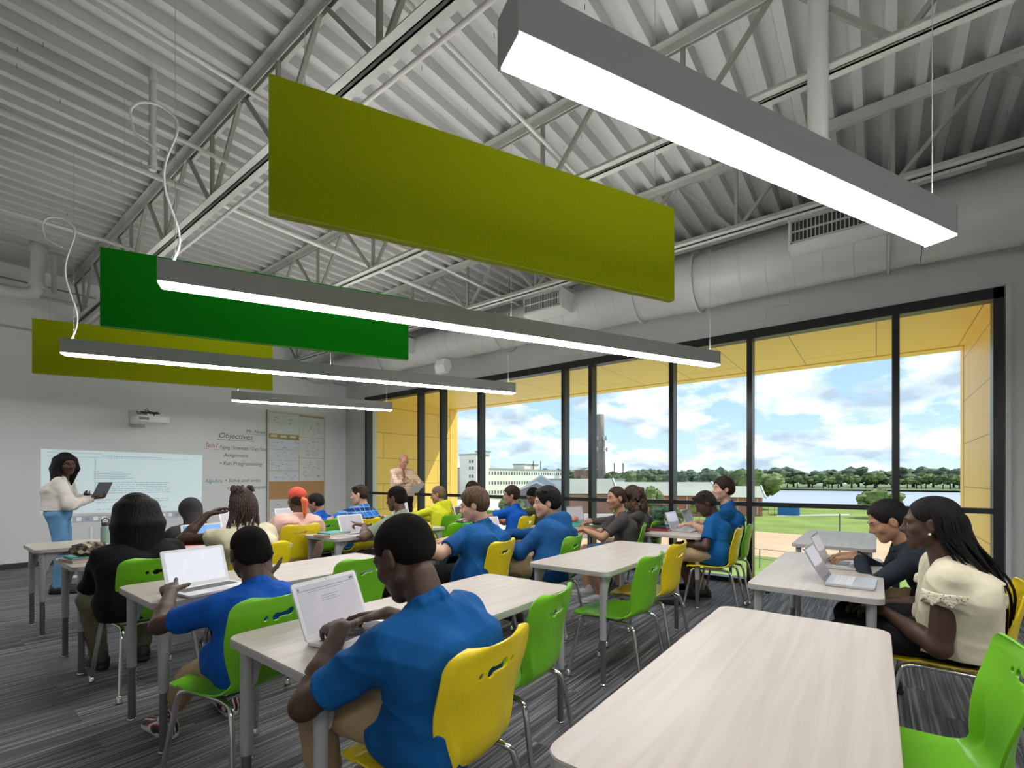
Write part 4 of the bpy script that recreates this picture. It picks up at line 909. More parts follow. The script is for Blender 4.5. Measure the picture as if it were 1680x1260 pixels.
        ky = (P[2] - hemlen - .3)

        # cut below the hem
        sl = (slice(None), slice(None), slice(0, max(0, int((P[2] - hemlen - F.lo[2]) / F.h)))); F.F[sl] = np.maximum(F.F[sl], .02)
        F.build('shirt', smat, root, s, relax=2, disp=folds(.0042, int(x * 37) % 97, lim=None if stand else (float(P[1]) - .112, .30, .80)))
    # ---- trousers
    tl = np.min([P - .2, kneeP[-1] - .1, kneeP[1] - .1, ank[-1] - .1, ank[1] - .1], 0); th_ = np.max([P + np.array([.2, .2, .12]) * (.6 + .4 * w_), kneeP[-1] + .1, kneeP[1] + .1], 0); tl[:2] -= .05 * w_; th_[:2] += .03
    F = Field(tl, th_, max(vox, .007))
    F.rc(hip[-1], hip[1], .100 * (.6 + .4 * w_), k=.04)
    if stand: F.rc(P, P + u * .10, .105 * w_, .095 * w_, k=.04, cut=[(P + u * .09, u)])
    for g in (-1, 1):
        F.rc(hip[g], kneeP[g], .084 * (.6 + .4 * w_), .064 * aw, k=.035, cut=[(hip[g] + (kneeP[g] - hip[g]) * .93, kneeP[g] - hip[g])] if shorts else ())
        if not shorts: F.rc(kneeP[g], ank[g], .064 * aw, .047 * aw, k=.03, cut=[(ank[g] + np.array([0, 0, -.02]), (0, 0, -1))])
    F.build('trousers', pants, root, s, relax=2, disp=folds(.0038, int(x * 53) % 89, .08, lim=None if stand else (float(P[1]) - .106, .30, .80)))
    # ---- shoes
    for g in (-1, 1):
        a = ank[g]; ft = nrm((np.array([kneeP[g][0] - hip[g][0], kneeP[g][1] - hip[g][1], 0])) if not stand else (g * .25, 1, 0)); z0 = a[2] - .085
        F = Field(a - np.array([.2, .25, .12]), a + np.array([.2, .25, .08]), .006)
        o_ = np.array([a[0], a[1], z0])
        cutb = [((0, 0, z0 + .0015), (0, 0, -1))]
        F.rc(o_ - ft * .045 + (0, 0, .045), o_ + ft * .02 + (0, 0, .045), .040, .042, k=.02, cut=cutb); F.rc(o_ + ft * .02 + (0, 0, .04), o_ + ft * .165 + (0, 0, .026), .042, .030, k=.03, cut=cutb); F.rc(o_ - ft * .03 + (0, 0, .06), a - ft * .015 + (0, 0, .012), .040, .040, k=.02)
        F.rc(o_ - ft * .055 + (0, 0, .012), o_ + ft * .172 + (0, 0, .012), .036, .034, k=.012, cut=cutb + [((0, 0, z0 + .024), (0, 0, 1))])
        F.build('shoe', [shoes[0], shoes[1]], root, s, pick=lambda c, z0=z0: (c[:, 2] < z0 + .026).astype(int), relax=1)
    # ---- hair
    def scalp(F, t, face=True, m=.0, ears=True, low=-.05):
        F.el(T((0, -.018, .040)), (.074 + t, .093 + t, .083 + t), Rl, k=.01)
        F.rc(T((-.03, -.06, -.01)), T((.03, -.06, -.01)), .045 + t * .6, k=.03) if t > .005 else F.rc(T((-.02, -.055, -.0)), T((.02, -.055, -.0)), .040, k=.03)
        if face:
            F.el(T((0, .112, -.035)), (.088, .088, .108 + m), Rl, k=.008, op='sub')
            F.rc(T((0, .05, -.11)), T((0, -.02, -.13)), .07, .075, k=.01, op='sub')
        if ears:
            for g in (-1, 1): F.el(T((g * .088, .004, -.016)), (.03, .026, .033), Rl, k=.006, op='sub')
    hb_ = [Hd - np.array([.2, .25, .5]), Hd + np.array([.2, .2, .2])]
    if hair in ('short', 'crop', 'tuft', 'pony', 'braids', 'scarf', 'hood'):
        F = Field(hb_[0], hb_[1], max(min(vox, .006), .005)); scalp(F, hair_t, m=-.004 if hair == 'crop' else (.022 if hair in ('braids', 'pony') else .0))
        if hair == 'tuft':
            for i in range(16):
                r_ = random.Random(i * 7 + int(x * 100)); a = r_.uniform(-2.6, 2.6); q = (.058 * math.sin(a), -.01 + .062 * math.cos(a), .085 + r_.uniform(-.02, .01)); F.rc(T(q), T((q[0] * 1.35, q[1] * 1.25 + .01, q[2] + .018)), .020, .009, k=.012)
        F.build('hair', hm, root, s, relax=1)
    if hair == 'long':
        F = Field(hb_[0], hb_[1], .007); scalp(F, .016, ears=False)
        dz = hairz or .30
        for i in range(-6, 7):
            a = i / 6 * 1.9; px, py = .075 * math.sin(a), -.02 - .085 * math.cos(a); ox, oy = .098 * math.sin(a), -.03 - .092 * math.cos(a)
            F.rc(T((px, py, .05)), Hd + Rh @ np.array((ox, oy, -.06)), .034, .036, k=.02); F.rc(Hd + Rh @ np.array((ox, oy, -.06)), Hd + np.array((ox * 1.1, oy * 1.0 - .01, -dz * (1 - .12 * abs(i) / 6 + .05 * (i % 2)))), .036, .018, k=.018)
        F.build('hair', hm, root, s, relax=1)
    if hair == 'curly' or hair == 'bigcurl':
        F = Field(hb_[0] - .06, hb_[1] + .06, .008); scalp(F, .02, ears=False); r_ = random.Random(5)
        for i in range(70):
            a = r_.uniform(-2.2, 2.2); zz = r_.uniform(-.26, .09); rad = .095 + .04 * (1 - abs(zz + .08) / .2); F.rc(T((0, -.03, .0)) + np.array((rad * math.sin(a), -rad * math.cos(a), zz)), T((0, -.03, 0)) + np.array((rad * 1.1 * math.sin(a), -rad * 1.1 * math.cos(a), zz - .03)), .030, .018, k=.012)
        F.build('hair', hm, root, s, relax=1)
    if hair == 'bald':
        F = Field(hb_[0], hb_[1], .006); scalp(F, .004); F.el(T((0, .0, .09)), (.085, .10, .07), Rl, k=.01, op='sub'); F.build('hair', hm, root, s, relax=1)
    if extra: extra(root, T, Hd, Rh, Nk, s, sh, elbow, wrist, P, Fv, Rv, u, lo, hi, kneeP)
    return root
def glasses(root, T, s, m=DARKP):
    g = MB()
    for k in (-1, 1): g.tube([tuple(T((k * .033 + .023 * math.cos(a), .098, .002 + .017 * math.sin(a))) * s) for a in [2 * PI * i / 16 for i in range(17)]], .0017 * s, 6); g.tube([tuple(T(v) * s) for v in ((k * .056, .096, .004), (k * .078, .06, .006), (k * .080, -.01, .004))], .0017 * s, 6)
    g.tube([tuple(T(v) * s) for v in ((-.010, .099, .004), (.010, .099, .004))], .0016 * s, 6); g.build('glasses', m, root)
def strands(root, s, paths, r, m, name='braid', n=7):
    for p, rr in zip(paths, r): MB().tube([tuple(v * s) for v in p], rr, n).build(name, m, root)
SHL = (BLK,)
# --- accessories used by single people
def ex_tie(root, T, Hd, Rh, Nk, s, sh, elbow, wrist, P, Fv, Rv, u, lo, hi, kneeP):
    glasses(root, T, s); a = Nk + Fv * .075 - u * .01; b = Nk + Fv * .135 - u * .18; c = P + Fv * .15 + u * .05
    MB().tube([tuple(v * s) for v in (a, a * .8 + b * .2, b, c * .8 + b * .2, c)], [.016 * s, .012 * s, .022 * s, .026 * s, .004 * s], 8).build('tie', mat('brown_tie', (.16, .07, .045), .7), root)
def ex_glasses(root, T, Hd, Rh, *a): glasses(root, T, a[1])
def braids_long(n=26, length=.42, back=.10, swing=(0, 0), m=None, r=.0075, start_back=True, z0=.055):
    def f(root, T, Hd, Rh, Nk, s, *a):
        rn_ = random.Random(11); paths = []; rr = []
        for i in range(n):
            a_ = -1.75 + 3.5 * i / (n - 1); p0 = T((.066 * math.sin(a_) * .9, -.0 - .035 * math.cos(a_), .108)); p1 = T((.086 * math.sin(a_), -.03 - .088 * math.cos(a_), .035))
            L = length * rn_.uniform(.75, 1.05); off = np.array([.10 * math.sin(a_) + swing[0] + rn_.uniform(-.03, .03), -back - .06 * math.cos(a_) + swing[1] + rn_.uniform(-.035, .03), -L])
            p2 = Hd + Rh @ np.array((.092 * math.sin(a_), -.045 - .095 * math.cos(a_), -.06)); p3 = Hd + off * np.array([1, 1.0, .62]) ; p4 = Hd + off + np.array([rn_.uniform(-.02, .02), rn_.uniform(-.01, .03), 0])
            paths.append(spl([tuple(p0), tuple(p1), tuple(p2), tuple(p3), tuple(p4)], 18)); rr.append([r * s * (1 - .45 * q / 18) * (1.08 if q % 2 else .92) for q in range(19)])
        strands(root, s, [[np.array(v) for v in p] for p in paths], rr, m or BLK)
    return f
def ponytail(m, L=.16, back=.05, thick=.03, up_=.03):
    def f(root, T, Hd, Rh, Nk, s, *a):
        F = Field(Hd - .35, Hd + .2, .006); p = T((0, -.105, up_)); F.rc(p, p + (0, -.02, 0), .02, .024, k=.01)
        q = p + np.array([0, -.03 - back * .5, -.02]); F.rc(p, q, .022, thick, k=.01); e = q + np.array([0, -back * .3, -L]); F.rc(q, e, thick, thick * .6, k=.01); F.rc(e, e + (0, .01, -.05), thick * .6, .008, k=.01)
        F.build('ponytail', m, root, s); MB().tube([tuple((T((0, -.108, up_)) + o_) * s) for o_ in ((0, .004, 0), (0, -.008, 0))], .026 * s, 14).build('hair_tie', DARKP, root)
    return f
def ex_lace(root, T, Hd, Rh, Nk, s, sh, elbow, wrist, P, Fv, Rv, u, lo, hi, kneeP):
    braids_long(34, .47, .085, (.02, -.085), r=.008)(root, T, Hd, Rh, Nk, s)
    F = Field(lo - .03, hi + .03, .0055); Cc_ = P + (Nk - P) * .58 - Fv * .03
    for g in (-1, 1):
        F.rc(Cc_ + Rv * g * .072 * 1.55, Nk + Rv * g * .085 - u * .085, .138, .080, k=.05)
        F.rc(Nk - Fv * .01 - u * .015, sh[g] + u * .005, .058, .070, k=.045); F.rc(sh[g], sh[g] + (elbow[g] - sh[g]) * .48, .083, .088, k=.04)
    zc = float((sh[1][2] + sh[-1][2]) / 2) - .105
    cx, cy_ = float(Nk[0]), float(Nk[1])
    def wavy(G): return (zc + .024 * np.abs(np.sin(np.arctan2(G[1] - cy_, G[0] - cx) * 13))) - G[2] + 0 * G[0]
    A = F.F; G = [(F.lo[i] + F.h * np.arange(F.n[i])) for i in range(3)]; G = (G[0][:, None, None], G[1][None, :, None], G[2][None, None, :])
    F.F = np.maximum(A, wavy(G)).astype(np.float32)
    F.rc(Nk + (0, 0, .02), Hd, .072, .09, k=.008, op='sub')
    lm = mat('cream_lace', (.66, .62, .46), .85, bump=(110, .55)); n_ = lm.node_tree.nodes; l_ = lm.node_tree.links; vo = n_.new('ShaderNodeTexVoronoi'); vo.inputs['Scale'].default_value = 75; tt = n_.new('ShaderNodeTexCoord'); l_.new(tt.outputs['Object'], vo.inputs['Vector']); l_.new(ramp(n_, l_, vo.outputs['Distance'], [(0, (.16, .13, .08)), (.16, (.16, .13, .08)), (.26, (.68, .63, .47)), (1, (.74, .70, .54))]), n_['Principled BSDF'].inputs['Base Color'])
    zt = zc + .060; G2 = G; F.F = np.maximum(F.F, G[2] - (zt + 0 * G[0] + 0 * G[1])).astype(np.float32); F.build('lace_trim', lm, root, s, relax=1)
    for g in (-1, 1): MB().sphere(tuple(T((g * .083, .004, -.042)) * s), .007, 10).build('pearl_earring', mat('pearl', (.8, .78, .72), .2), root)
def ex_loose_locs(root, T, Hd, Rh, Nk, s, *a):
    braids_long(24, .30, .05, (0, 0), m=LOC, r=.0095)(root, T, Hd, Rh, Nk, s)
    rn_ = random.Random(4); ps = []; rr = []
    for i in range(26):
        a_ = rn_.uniform(-2.8, 2.8); q = (.05 * math.sin(a_), -.015 + .055 * math.cos(a_), .11); e = (q[0] * 1.2, q[1] * 1.2 + .005, .130 + rn_.uniform(0, .012)); f = (q[0] * 1.5, q[1] * 1.45, .10)
        q_ = 0; ps.append([np.array(v) for v in spl([tuple(T(q)), tuple(T(e)), tuple(T(f))], 8)]); rr.append(.0085 * s)
    strands(root, s, ps, rr, LOC, 'twist')
LOC = mat('brown_twists', (.040, .022, .016), .7, bump=(60, .8))
def ex_scarf(root, T, Hd, Rh, Nk, s, *a):
    rm = mat('orange_red_scarf', (.62, .075, .04), .8, bump=(12, .7)); om = mat('orange_hair', (.80, .16, .06), .6, bump=(70, .8, (1, 1, .3)))
    F = Field(Hd - .2, Hd + .2, .006); Rl = [list(r_) for r_ in Rh]; F.el(T((0, -.016, .045)), (.086, .106, .092), Rl, k=.01, cut=[(T((0, 0, .012)), -(Rh @ np.array([0, -.25, 1.])))]); F.build('headscarf', rm, root, s)
    ponytail(om, .12, .03, .033, .0)(root, T, Hd, Rh, Nk, s)
def tail(root, T, Hd, Rh, Nk, s, *a): ponytail(DBR, .02, .04, .045, .055)(root, T, Hd, Rh, Nk, s)
def ex_hoodup(root, T, Hd, Rh, Nk, s, *a):
    F = Field(Hd - .35, Hd + .25, .007); Rl = [list(r_) for r_ in Rh]; F.el(T((0, -.02, .03)), (.098, .115, .108), Rl, k=.01); F.el(T((0, .13, -.01)), (.08, .10, .10), Rl, k=.01, op='sub'); F.rc(T((0, -.03, -.05)), Nk - (0, .03, .03), .08, .10, k=.04)
    F.build('hood', HOODG, root, s)
HOODG = cloth('hoodie_charcoal', (.035, .033, .037))

WHB = cloth('white_blouse', (.68, .65, .60), b=.9); JEAN = cloth('blue_jeans', (.13, .30, .52)); GREYT = cloth('charcoal_tee', (.055, .052, .052)); DEN = cloth('denim_shorts', (.06, .12, .20))
SAGE = cloth('sage_shirt', (.24, .29, .22)); YELH = cloth('yellow_hoodie', (.48, .50, .02)); OLH = cloth('olive_hoodie', (.060, .065, .025)); PNK = cloth('pink_shirt', (.66, .42, .36)); CREAM = cloth('cream_top', (.62, .58, .42)); DSW = cloth('dark_sweater', (.018, .026, .036)); BSW = cloth('black_sweater', (.006, .006, .007)); OLK = cloth('olive_trousers', (.17, .155, .095)); PINKS = mat('pink_check_shirt', (.66, .46, .34), .8, bump=(8, .6))
def plaid(nm='blue_plaid', base=(.02, .13, .40), dark=(.010, .03, .10), line=(.5, .62, .75), per=(.062, .075), wd=.0028, la=.6):
    m = cloth(nm, base); n = m.node_tree.nodes; l = m.node_tree.links; t = n.new('ShaderNodeTexCoord'); s_ = n.new('ShaderNodeSeparateXYZ'); l.new(t.outputs['Object'], s_.inputs[0])
    o = None
    for ax, pr_ in ((2, per[0]), (0, per[1])):
        v = mth(n, l, 'LESS_THAN', mth(n, l, 'PINGPONG', s_.outputs[ax], pr_ / 2), wd); o = v if o is None else mth(n, l, 'MAXIMUM', o, v)
    d = mth(n, l, 'LESS_THAN', mth(n, l, 'PINGPONG', mth(n, l, 'ADD', s_.outputs[2], .03), .062), .016)
    c1 = ramp(n, l, d, [(0, base), (1, dark)]); mx = n.new('ShaderNodeMix'); mx.data_type = 'RGBA'; l.new(mth(n, l, 'MULTIPLY', o, la), mx.inputs[0]); l.new(c1, mx.inputs[6]); mx.inputs[7].default_value = (*line, 1)
    l.new(mx.outputs[2], n['Principled BSDF'].inputs['Base Color']); return m
PLAID = plaid(); PINKS = plaid('pink_check', (.78, .64, .47), (.72, .57, .42), (.55, .22, .16), (.045, .04), .0028, .75)
RSH = mat('black_red_sneaker', (.02, .018, .02), .5); nn = RSH.node_tree.nodes; ll = RSH.node_tree.links; q = nn.new('ShaderNodeTexWave'); q.inputs['Scale'].default_value = 14; q.inputs['Distortion'].default_value = 3; t_ = nn.new('ShaderNodeTexCoord'); ll.new(t_.outputs['Object'], q.inputs[0])
o_ = ramp(nn, ll, q.outputs['Fac'], [(.0, (.012, .010, .012)), (.60, (.012, .010, .012)), (.68, (.45, .03, .05)), (.86, (.55, .04, .06)), (.90, (.7, .68, .66))]); ll.new(o_, nn['Principled BSDF'].inputs['Base Color'])

TYPE = dict(curl=.42, n=(0, .25, 1), d=(0, 1, -.12))
# foreground student
person('student in blue polo and khakis typing on a white laptop in the foreground', 1.11, 1.12, 3, 1.10452, head=(1.033, 1.250, 1.090), look=(8, -30, 3), wl=(.93, 1.46, .835), wr=(1.16, 1.50, .83),
       hl=dict(curl=.55, d=(.35, 1, -.1), n=(-.1, .3, 1)), hr=dict(curl=.45, d=(-.55, 1, -.15), n=(.2, .3, 1)), w_=1.12, skin_='dark', shirt=POLO, hm=FUZZ, vox=.0045, pole_l=(-1, -.2, -.9), pole_r=(1, -.3, -.7), tyaw=2, feet=((.98, 1.62, 0), (1.35, 1.55, 0)), hair_t=.004, hair='crop')
person('boy in blue polo with black and red sneakers reaching to his laptop', 1.02, 2.28, 8, 1.01414, head=(1.042, 2.418, 0.992), look=(-6, -10, 0), wl=(.82, 2.74, .80), wr=(1.27, 2.72, .80), hl=dict(curl=.5, d=(.3, 1, .15), n=(-.2, .1, 1), point=True), hr=dict(curl=.9, d=(.2, .6, .8), n=(.2, .8, -.3)),
       w_=1.05, skin_='dark', shirt=POLO2, hm=FUZZ, vox=.005, pole_l=(-1, -.1, -.7), feet=((.86, 2.97, 0), (1.17, 2.98, .0)), shoes=(RSH, SOLE), hemlen=.13, hair='crop')
person('student with long black hair in a black sweater seen from behind', 0.980, 3.810, 3, 1.09794, head=(0.961, 3.905, 1.108), look=(10, -8, 0), wl=(.90, 4.22, .82), wr=(1.15, 4.28, .80), hl=dict(TYPE), hr=dict(TYPE), w_=1.22, sleeve='long', skin_='deep', shirt=BSW, pants=OLK, hair='long', hm=BLK, pole_l=(-.5, -.1, -1), collar=False, hairz=.27, feet=((.88, 4.42, 0), (1.12, 4.38, 0)))
person('student in dark hoodie with hood up, head resting low on the far left table', 1.780, 5.270, 0, 1.02, head=(1.790, 5.440, 1.020), look=(0, -42, 0), wl=(1.6, 5.75, .79), wr=(1.95, 5.72, .79), hl=dict(TYPE), hr=dict(TYPE), w_=1.25, sleeve='long', skin_='deep', shirt=HOODG, hair='short', hm=FUZZ, collar=False, extra=ex_hoodup, vox=.009)
person('student with brown twists in a cream lace top, left hand raised', 1.720, 3.930, 0, 1.05, head=(1.675, 4.030, 1.150), look=(6, 2, 0), wl=(1.50, 4.20, 1.07), wr=(1.95, 4.4, .80), hl=dict(curl=.6, d=(.75, .1, .35), n=(-.2, 0, 1)), hr=dict(TYPE), w_=1.08, sleeve='cap', skin_='dark', shirt=CREAM, pants=BLACKC, hair='braids', hm=LOC, pole_l=(-1, .2, -.9), collar=False, extra=ex_loose_locs, vox=.006)
person('student in pale pink top with orange ponytail and red headscarf', 2.700, 5.170, 0, 1.08505, head=(2.787, 5.261, 1.113), look=(4, -4, 0), wl=(2.5, 5.65, .8), wr=(2.95, 5.65, .8), hl=dict(TYPE), hr=dict(TYPE), w_=1.65, sleeve='long', skin_='deep', shirt=PNK, pants=OLK, hair='scarf', hm=DBR, collar=False, extra=ex_scarf)
person('small boy in royal blue polo with glasses and black hair, mid left', 3.220, 5.610, 15, 0.953706, head=(3.281, 5.727, 1.043), look=(28, -16, 0), wl=(3.05, 5.98, .8), wr=(3.42, 5.95, 1.0), hl=dict(TYPE), hr=dict(curl=.9, d=(-.2, .2, 1), n=(0, -1, 0)), skin_='tan', shirt=POLO2, hair='short', hm=BLK, extra=ex_glasses, hair_t=.014)
person('boy in blue plaid shirt turned to the left, mid left', 3.620, 5.290, 6, 1.06897, head=(3.712, 5.395, 1.142), look=(35, -8, 0), wl=(3.3, 5.8, .8), wr=(4.05, 5.45, .84), hl=dict(TYPE), hr=dict(curl=.5, d=(.7, .4, 0), n=(0, 0, 1)), w_=1.15, skin_='light', shirt=PLAID, pants=NAVY, hair='tuft', hm=DBR)
person('student in sage shirt pointing at the small white laptop', 3.320, 4.000, 6, 1.06774, head=(3.270, 4.092, 1.139), look=(20, -10, 0), wl=(3.02, 4.30, .86), wr=(3.6, 4.4, .8), hl=dict(curl=.7, d=(-.5, 1, .2), n=(0, 0, 1), point=True), hr=dict(TYPE), w_=1.15, skin_='deep', shirt=SAGE, hair='crop', hm=FUZZ, pole_l=(-1, -.2, -.6), pants=GREYT)
person('child in bright yellow hoodie leaning forward', 4.75, 4.93, 10, 1.02605, head=(4.831, 5.092, 1.120), look=(25, -10, 0), wl=(4.25, 5.35, .80), wr=(4.65, 5.4, .80), hl=dict(TYPE), hr=dict(TYPE), w_=1.15, sleeve='long', skin_='tan', shirt=YELH, hair='crop', hm=mat('hair_light_crop', (.14, .085, .05), .8, bump=(200, .5)), hood=True)
person('woman with dark hair in profile beyond the brown haired boy', 5.76, 5.1, 30, 1.06, head=(5.70, 5.22, 1.18), look=(60, -6, 0), wl=(5.3, 5.6, .8), wr=(5.7, 5.6, .8), hl=dict(TYPE), hr=dict(TYPE), sleeve='long', skin_='deep', shirt=GREYT, hair='long', hm=DBR, collar=False, hairz=.22)
person('heavy set boy with short brown hair in blue polo, centre', 2.94, 2.57, 10, 1.1462, head=(2.985, 2.707, 1.131), look=(28, -14, 0), wl=(2.56, 2.90, .85), wr=(2.95, 2.98, .82), hl=dict(curl=.5, d=(.3, 1, 0), n=(-.3, 0, 1)), hr=dict(TYPE), w_=1.35, skin_='light', shirt=cloth('polo_blue_two', (.005, .075, .235)), pants=BLACKC, hair='short', hm=BRN, vox=.0065, pole_l=(-1, -.6, -.5), hair_t=.016)
person('slim boy in blue polo sitting before the mullion', 5.2, 3.93, 10, 1.05284, head=(5.268, 4.075, 1.122), look=(35, -4, 0), wl=(4.8, 4.45, .8), wr=(5.2, 4.45, .8), hl=dict(TYPE), hr=dict(TYPE), skin_='tan', shirt=POLO2, hair='short', hm=DBR, hair_t=.016)
person('student in olive hoodie hunched over the table by the window', 5.92, 3.95, 25, 1.07, head=(5.885, 4.130, 1.088), look=(55, -30, 0), wl=(5.35, 4.4, .8), wr=(5.6, 4.45, .8), hl=dict(TYPE), hr=dict(TYPE), w_=1.25, sleeve='long', skin_='brown', shirt=OLH, hair='crop', hm=FUZZ, hood=True)
person('big student in blue hoodie stretching his forearms over the table', 3.62, 2.29, 14, 1.1462, head=(3.724, 2.461, 1.131), look=(30, -6, 0), wl=(3.22, 2.70, .84), wr=(3.38, 2.80, .84), hl=dict(curl=.35, d=(-.5, 1, 0), n=(-.2, 0, 1)), hr=dict(curl=.35, d=(-.6, 1, 0), n=(-.2, 0, 1)), w_=1.4, sleeve='long', skin_='light', shirt=HOOD, hair='tuft', hm=BLK, hair_t=.018, vox=.0065, pole_l=(-.5, -.2, -1), collar=False, hood=True, feet=((3.2, 2.75, 0), (3.6, 2.75, 0)))
person('student in charcoal t-shirt and denim shorts with hair in a bun', 4.96, 2.22, 32, 1.05, head=(4.90, 2.31, 1.135), look=(28, -3, 0), wl=(4.62, 2.58, .80), wr=(4.72, 2.62, .80), hl=dict(curl=.3, d=(-.7, .7, -.1), n=(0, 0, 1)), hr=dict(curl=.3, d=(-.9, .5, -.1), n=(0, 0, 1)), skin_='tan', shirt=GREYT, pants=DEN, hair='pony', hm=DBR, extra=tail, collar=False, shorts=True, shoes=(mat('grey_sneaker', (.3, .3, .32), .6), SOLE))
person('student with big brown curls sitting next to the window', 5.55, 2.24, 30, 1.05, head=(5.48, 2.37, 1.13), look=(40, -8, 0), wl=(5.1, 2.95, .8), wr=(5.4, 2.98, .8), hl=dict(TYPE), hr=dict(TYPE), skin_='tan', shirt=GREYT, hair='bigcurl', hm=CURLB, collar=False, sleeve='long')
person('boy in blue polo bending down over his laptop by the window', 5.28, 1.32, 8, 1.08, head=(5.382, 1.482, 1.083), look=(22, -32, 0), wl=(5.15, 1.62, .66), wr=(5.38, 1.62, .66), hl=dict(curl=.7, d=(.5, .8, 0), n=(0, 0, 1)), hr=dict(curl=.7, d=(-.5, .8, 0), n=(0, 0, 1)), skin_='dark', shirt=POLO, hair='tuft', hm=mat('dark_coils', (.02, .013, .010), .9, bump=(200, .9)), pole_l=(-1, -.8, -.5), shorts=True, feet=((5.10, 1.72, 0), (5.45, 1.65, 0)))
person('tall boy in blue polo looking towards the front by the window', 5.840, 1.310, 12, 1.1, head=(5.780, 1.400, 1.235), look=(30, 0, 0), wl=(5.60, 1.68, .83), wr=(6.1, 1.75, .82), hl=dict(curl=.5, d=(-.3, 1, 0), n=(0, 0, 1)), hr=dict(TYPE), w_=1.1, skin_='light', shirt=POLO, hair='short', hm=DBR, hair_t=.016)
person('girl with black hair in a dark turtleneck typing, at right', 3.980, -0.330, 2, 1.03, head=(3.820, -0.055, 1.085), look=(14, -26, 0), wl=(3.90, .09, .83), wr=(4.10, .12, .825), hl=dict(curl=.45, d=(.1, 1, -.1), n=(0, .2, 1)), hr=dict(curl=.45, d=(-.2, 1, -.1), n=(0, .2, 1)), sleeve='long', skin_='tan', shirt=DSW, pants=KHAKI, hair='pony', hm=BLK, vox=.005, pole_l=(-1, -.6, -.5), extra=ponytail(BLK, .2, .03, .05, -.01), w_=1.05, hair_t=.010)
person('woman with long black braids in a cream lace top at right', 3.270, -0.330, -2, 1.09, head=(3.170, -0.215, 1.125), look=(-2, -4, 0), wl=(3.12, -.04, .66), wr=(3.42, 0, .64), hl=dict(curl=.6, d=(.6, .8, 0), n=(-.3, 0, 1)), hr=dict(curl=.5, d=(-.6, .8, 0), n=(0, 0, 1)), w_=1.55, sleeve='cap', skin_='dark', shirt=cloth('cream_blouse', (.66, .62, .46)), pants=BLACKC, hair='braids', hm=BLK, vox=.0048, pole_l=(-.7, -.9, -.6), collar=False, extra=ex_lace, mouth=True, hemlen=.06, hair_t=.006)
# standing
def ex_teacher(root, T, Hd, Rh, Nk, s, sh, elbow, wrist, P, Fv, Rv, u, lo, hi, kneeP):
    MB().tube([tuple((T((0, .02, -.15)) + o_) * s) for o_ in ((-.04, .05, .02), (-.01, .09, -.06), (.01, .10, -.12))], .010 * s, 8).build('lanyard', mat('red_lanyard', (.6, .08, .08), .6), root)
person('standing young woman in white blouse and blue jeans holding an open laptop', 1.17, 7.72, -112, 1.02, head=(1.235, 7.70, 1.53), look=(-52, -8, 4), wl=(1.50, 7.86, 1.13), wr=(1.46, 7.60, 1.12), hl=dict(curl=.9, d=(.6, -.2, .1), n=(0, 0, -1)), hr=dict(curl=.9, d=(.2, .9, 0), n=(0, 0, -1)), sleeve='blouse', w_=1.1, skin_='dark', shirt=WHB, pants=JEAN, hair='long', hm=BLK, collar=False, stand=True, hemlen=-.035, hairz=.34, vox=.007, pole_l=(-1, -.6, -.8), pole_r=(1, -.8, -.8))
person('standing bald man with glasses in a pink check shirt holding papers', 6.0, 7.3, 158, 1.06, head=(6.0, 7.28, 1.705), look=(12, -22, 0), wl=(6.13, 7.02, 1.22), wr=(5.90, 6.98, 1.32), hl=dict(curl=.9, d=(-.8, -.3, 0), n=(.2, -.8, .2)), hr=dict(curl=.8, d=(.8, -.3, .1), n=(0, -.8, .3)), w_=1.2, sleeve='long', skin_='ruddy', shirt=PINKS, pants=BLACKC, hair='bald', hm=mat('grey_fringe', (.28, .2, .15), .9), stand=True, hemlen=-.035, extra=ex_tie, belly=.02, pole_l=(-1, -.3, -.8), pole_r=(1, -.3, -.8))
laptop(1.52, 7.68, -125, 'dark grey laptop held open by the standing woman', 112, body=mat('space_grey', (.13, .14, .17), .35, .4), z=1.10, scr=DARKS)
pp = empty('paper_sheaf', (6.0, 6.90, 1.18), R(160)); tag(pp, 'white papers held by the standing man', 'paper'); pp.rotation_euler = (R(-38), 0, R(-8))
for k in range(3): MB().box(-.108, .108, -.14, .14, k * .0012, k * .0012 + .001).build('sheet', mat('paper', (.78, .79, .80), .8), pp, rz=R(k * 1.5))
# ------------------------------------------------------------------ outside: playing field, works buildings, trees, river
GZ = -7.0
def ground(name, pts, z, m, kind='structure'):
    o = MB().prism(pts, z - .3, z, 0).build(name, m); o['kind'] = kind; return o
GRASS = mat('field_grass', (.20, .27, .07), .95, noise=(.12, .18), spec=.1); DIRT = mat('infield_dirt', (.58, .36, .22), .95, noise=(.2, .08)); PAVE = mat('pavement', (.52, .50, .48), .9); BANK = mat('far_bank', (.12, .17, .07), .95)
WATER = mat('river_water', (.34, .385, .46), .3, noise=(.02, .05), bump=(.25, .1))
ground('ground', [(11, -90), (172, -60), (172, 26), (158, 44), (172, 110), (330, 230), (330, 420), (11, 260)], GZ, GRASS)
ground('river', [(160, -260), (700, -260), (700, 420), (330, 420), (330, 170), (160, 40)], GZ - .4, WATER)
ground('far_bank', [(432, -340), (900, -340), (900, 900), (300, 900), (332, 260), (424, 75)], GZ + .8, BANK)
ground('infield', [(55, -26), (57, 10.5), (52, 15), (46, 24), (60, 40), (86, 30), (83, 14), (81, -26)], GZ + .02, DIRT)
ground('pavement', [(12, 0), (27, 0), (33, 22), (44, 26), (40, 60), (12, 60)], GZ + .03, PAVE)
ground('yard', [(55, 34), (150, 50), (150, 190), (20, 190), (30, 60)], GZ + .03, PAVE)
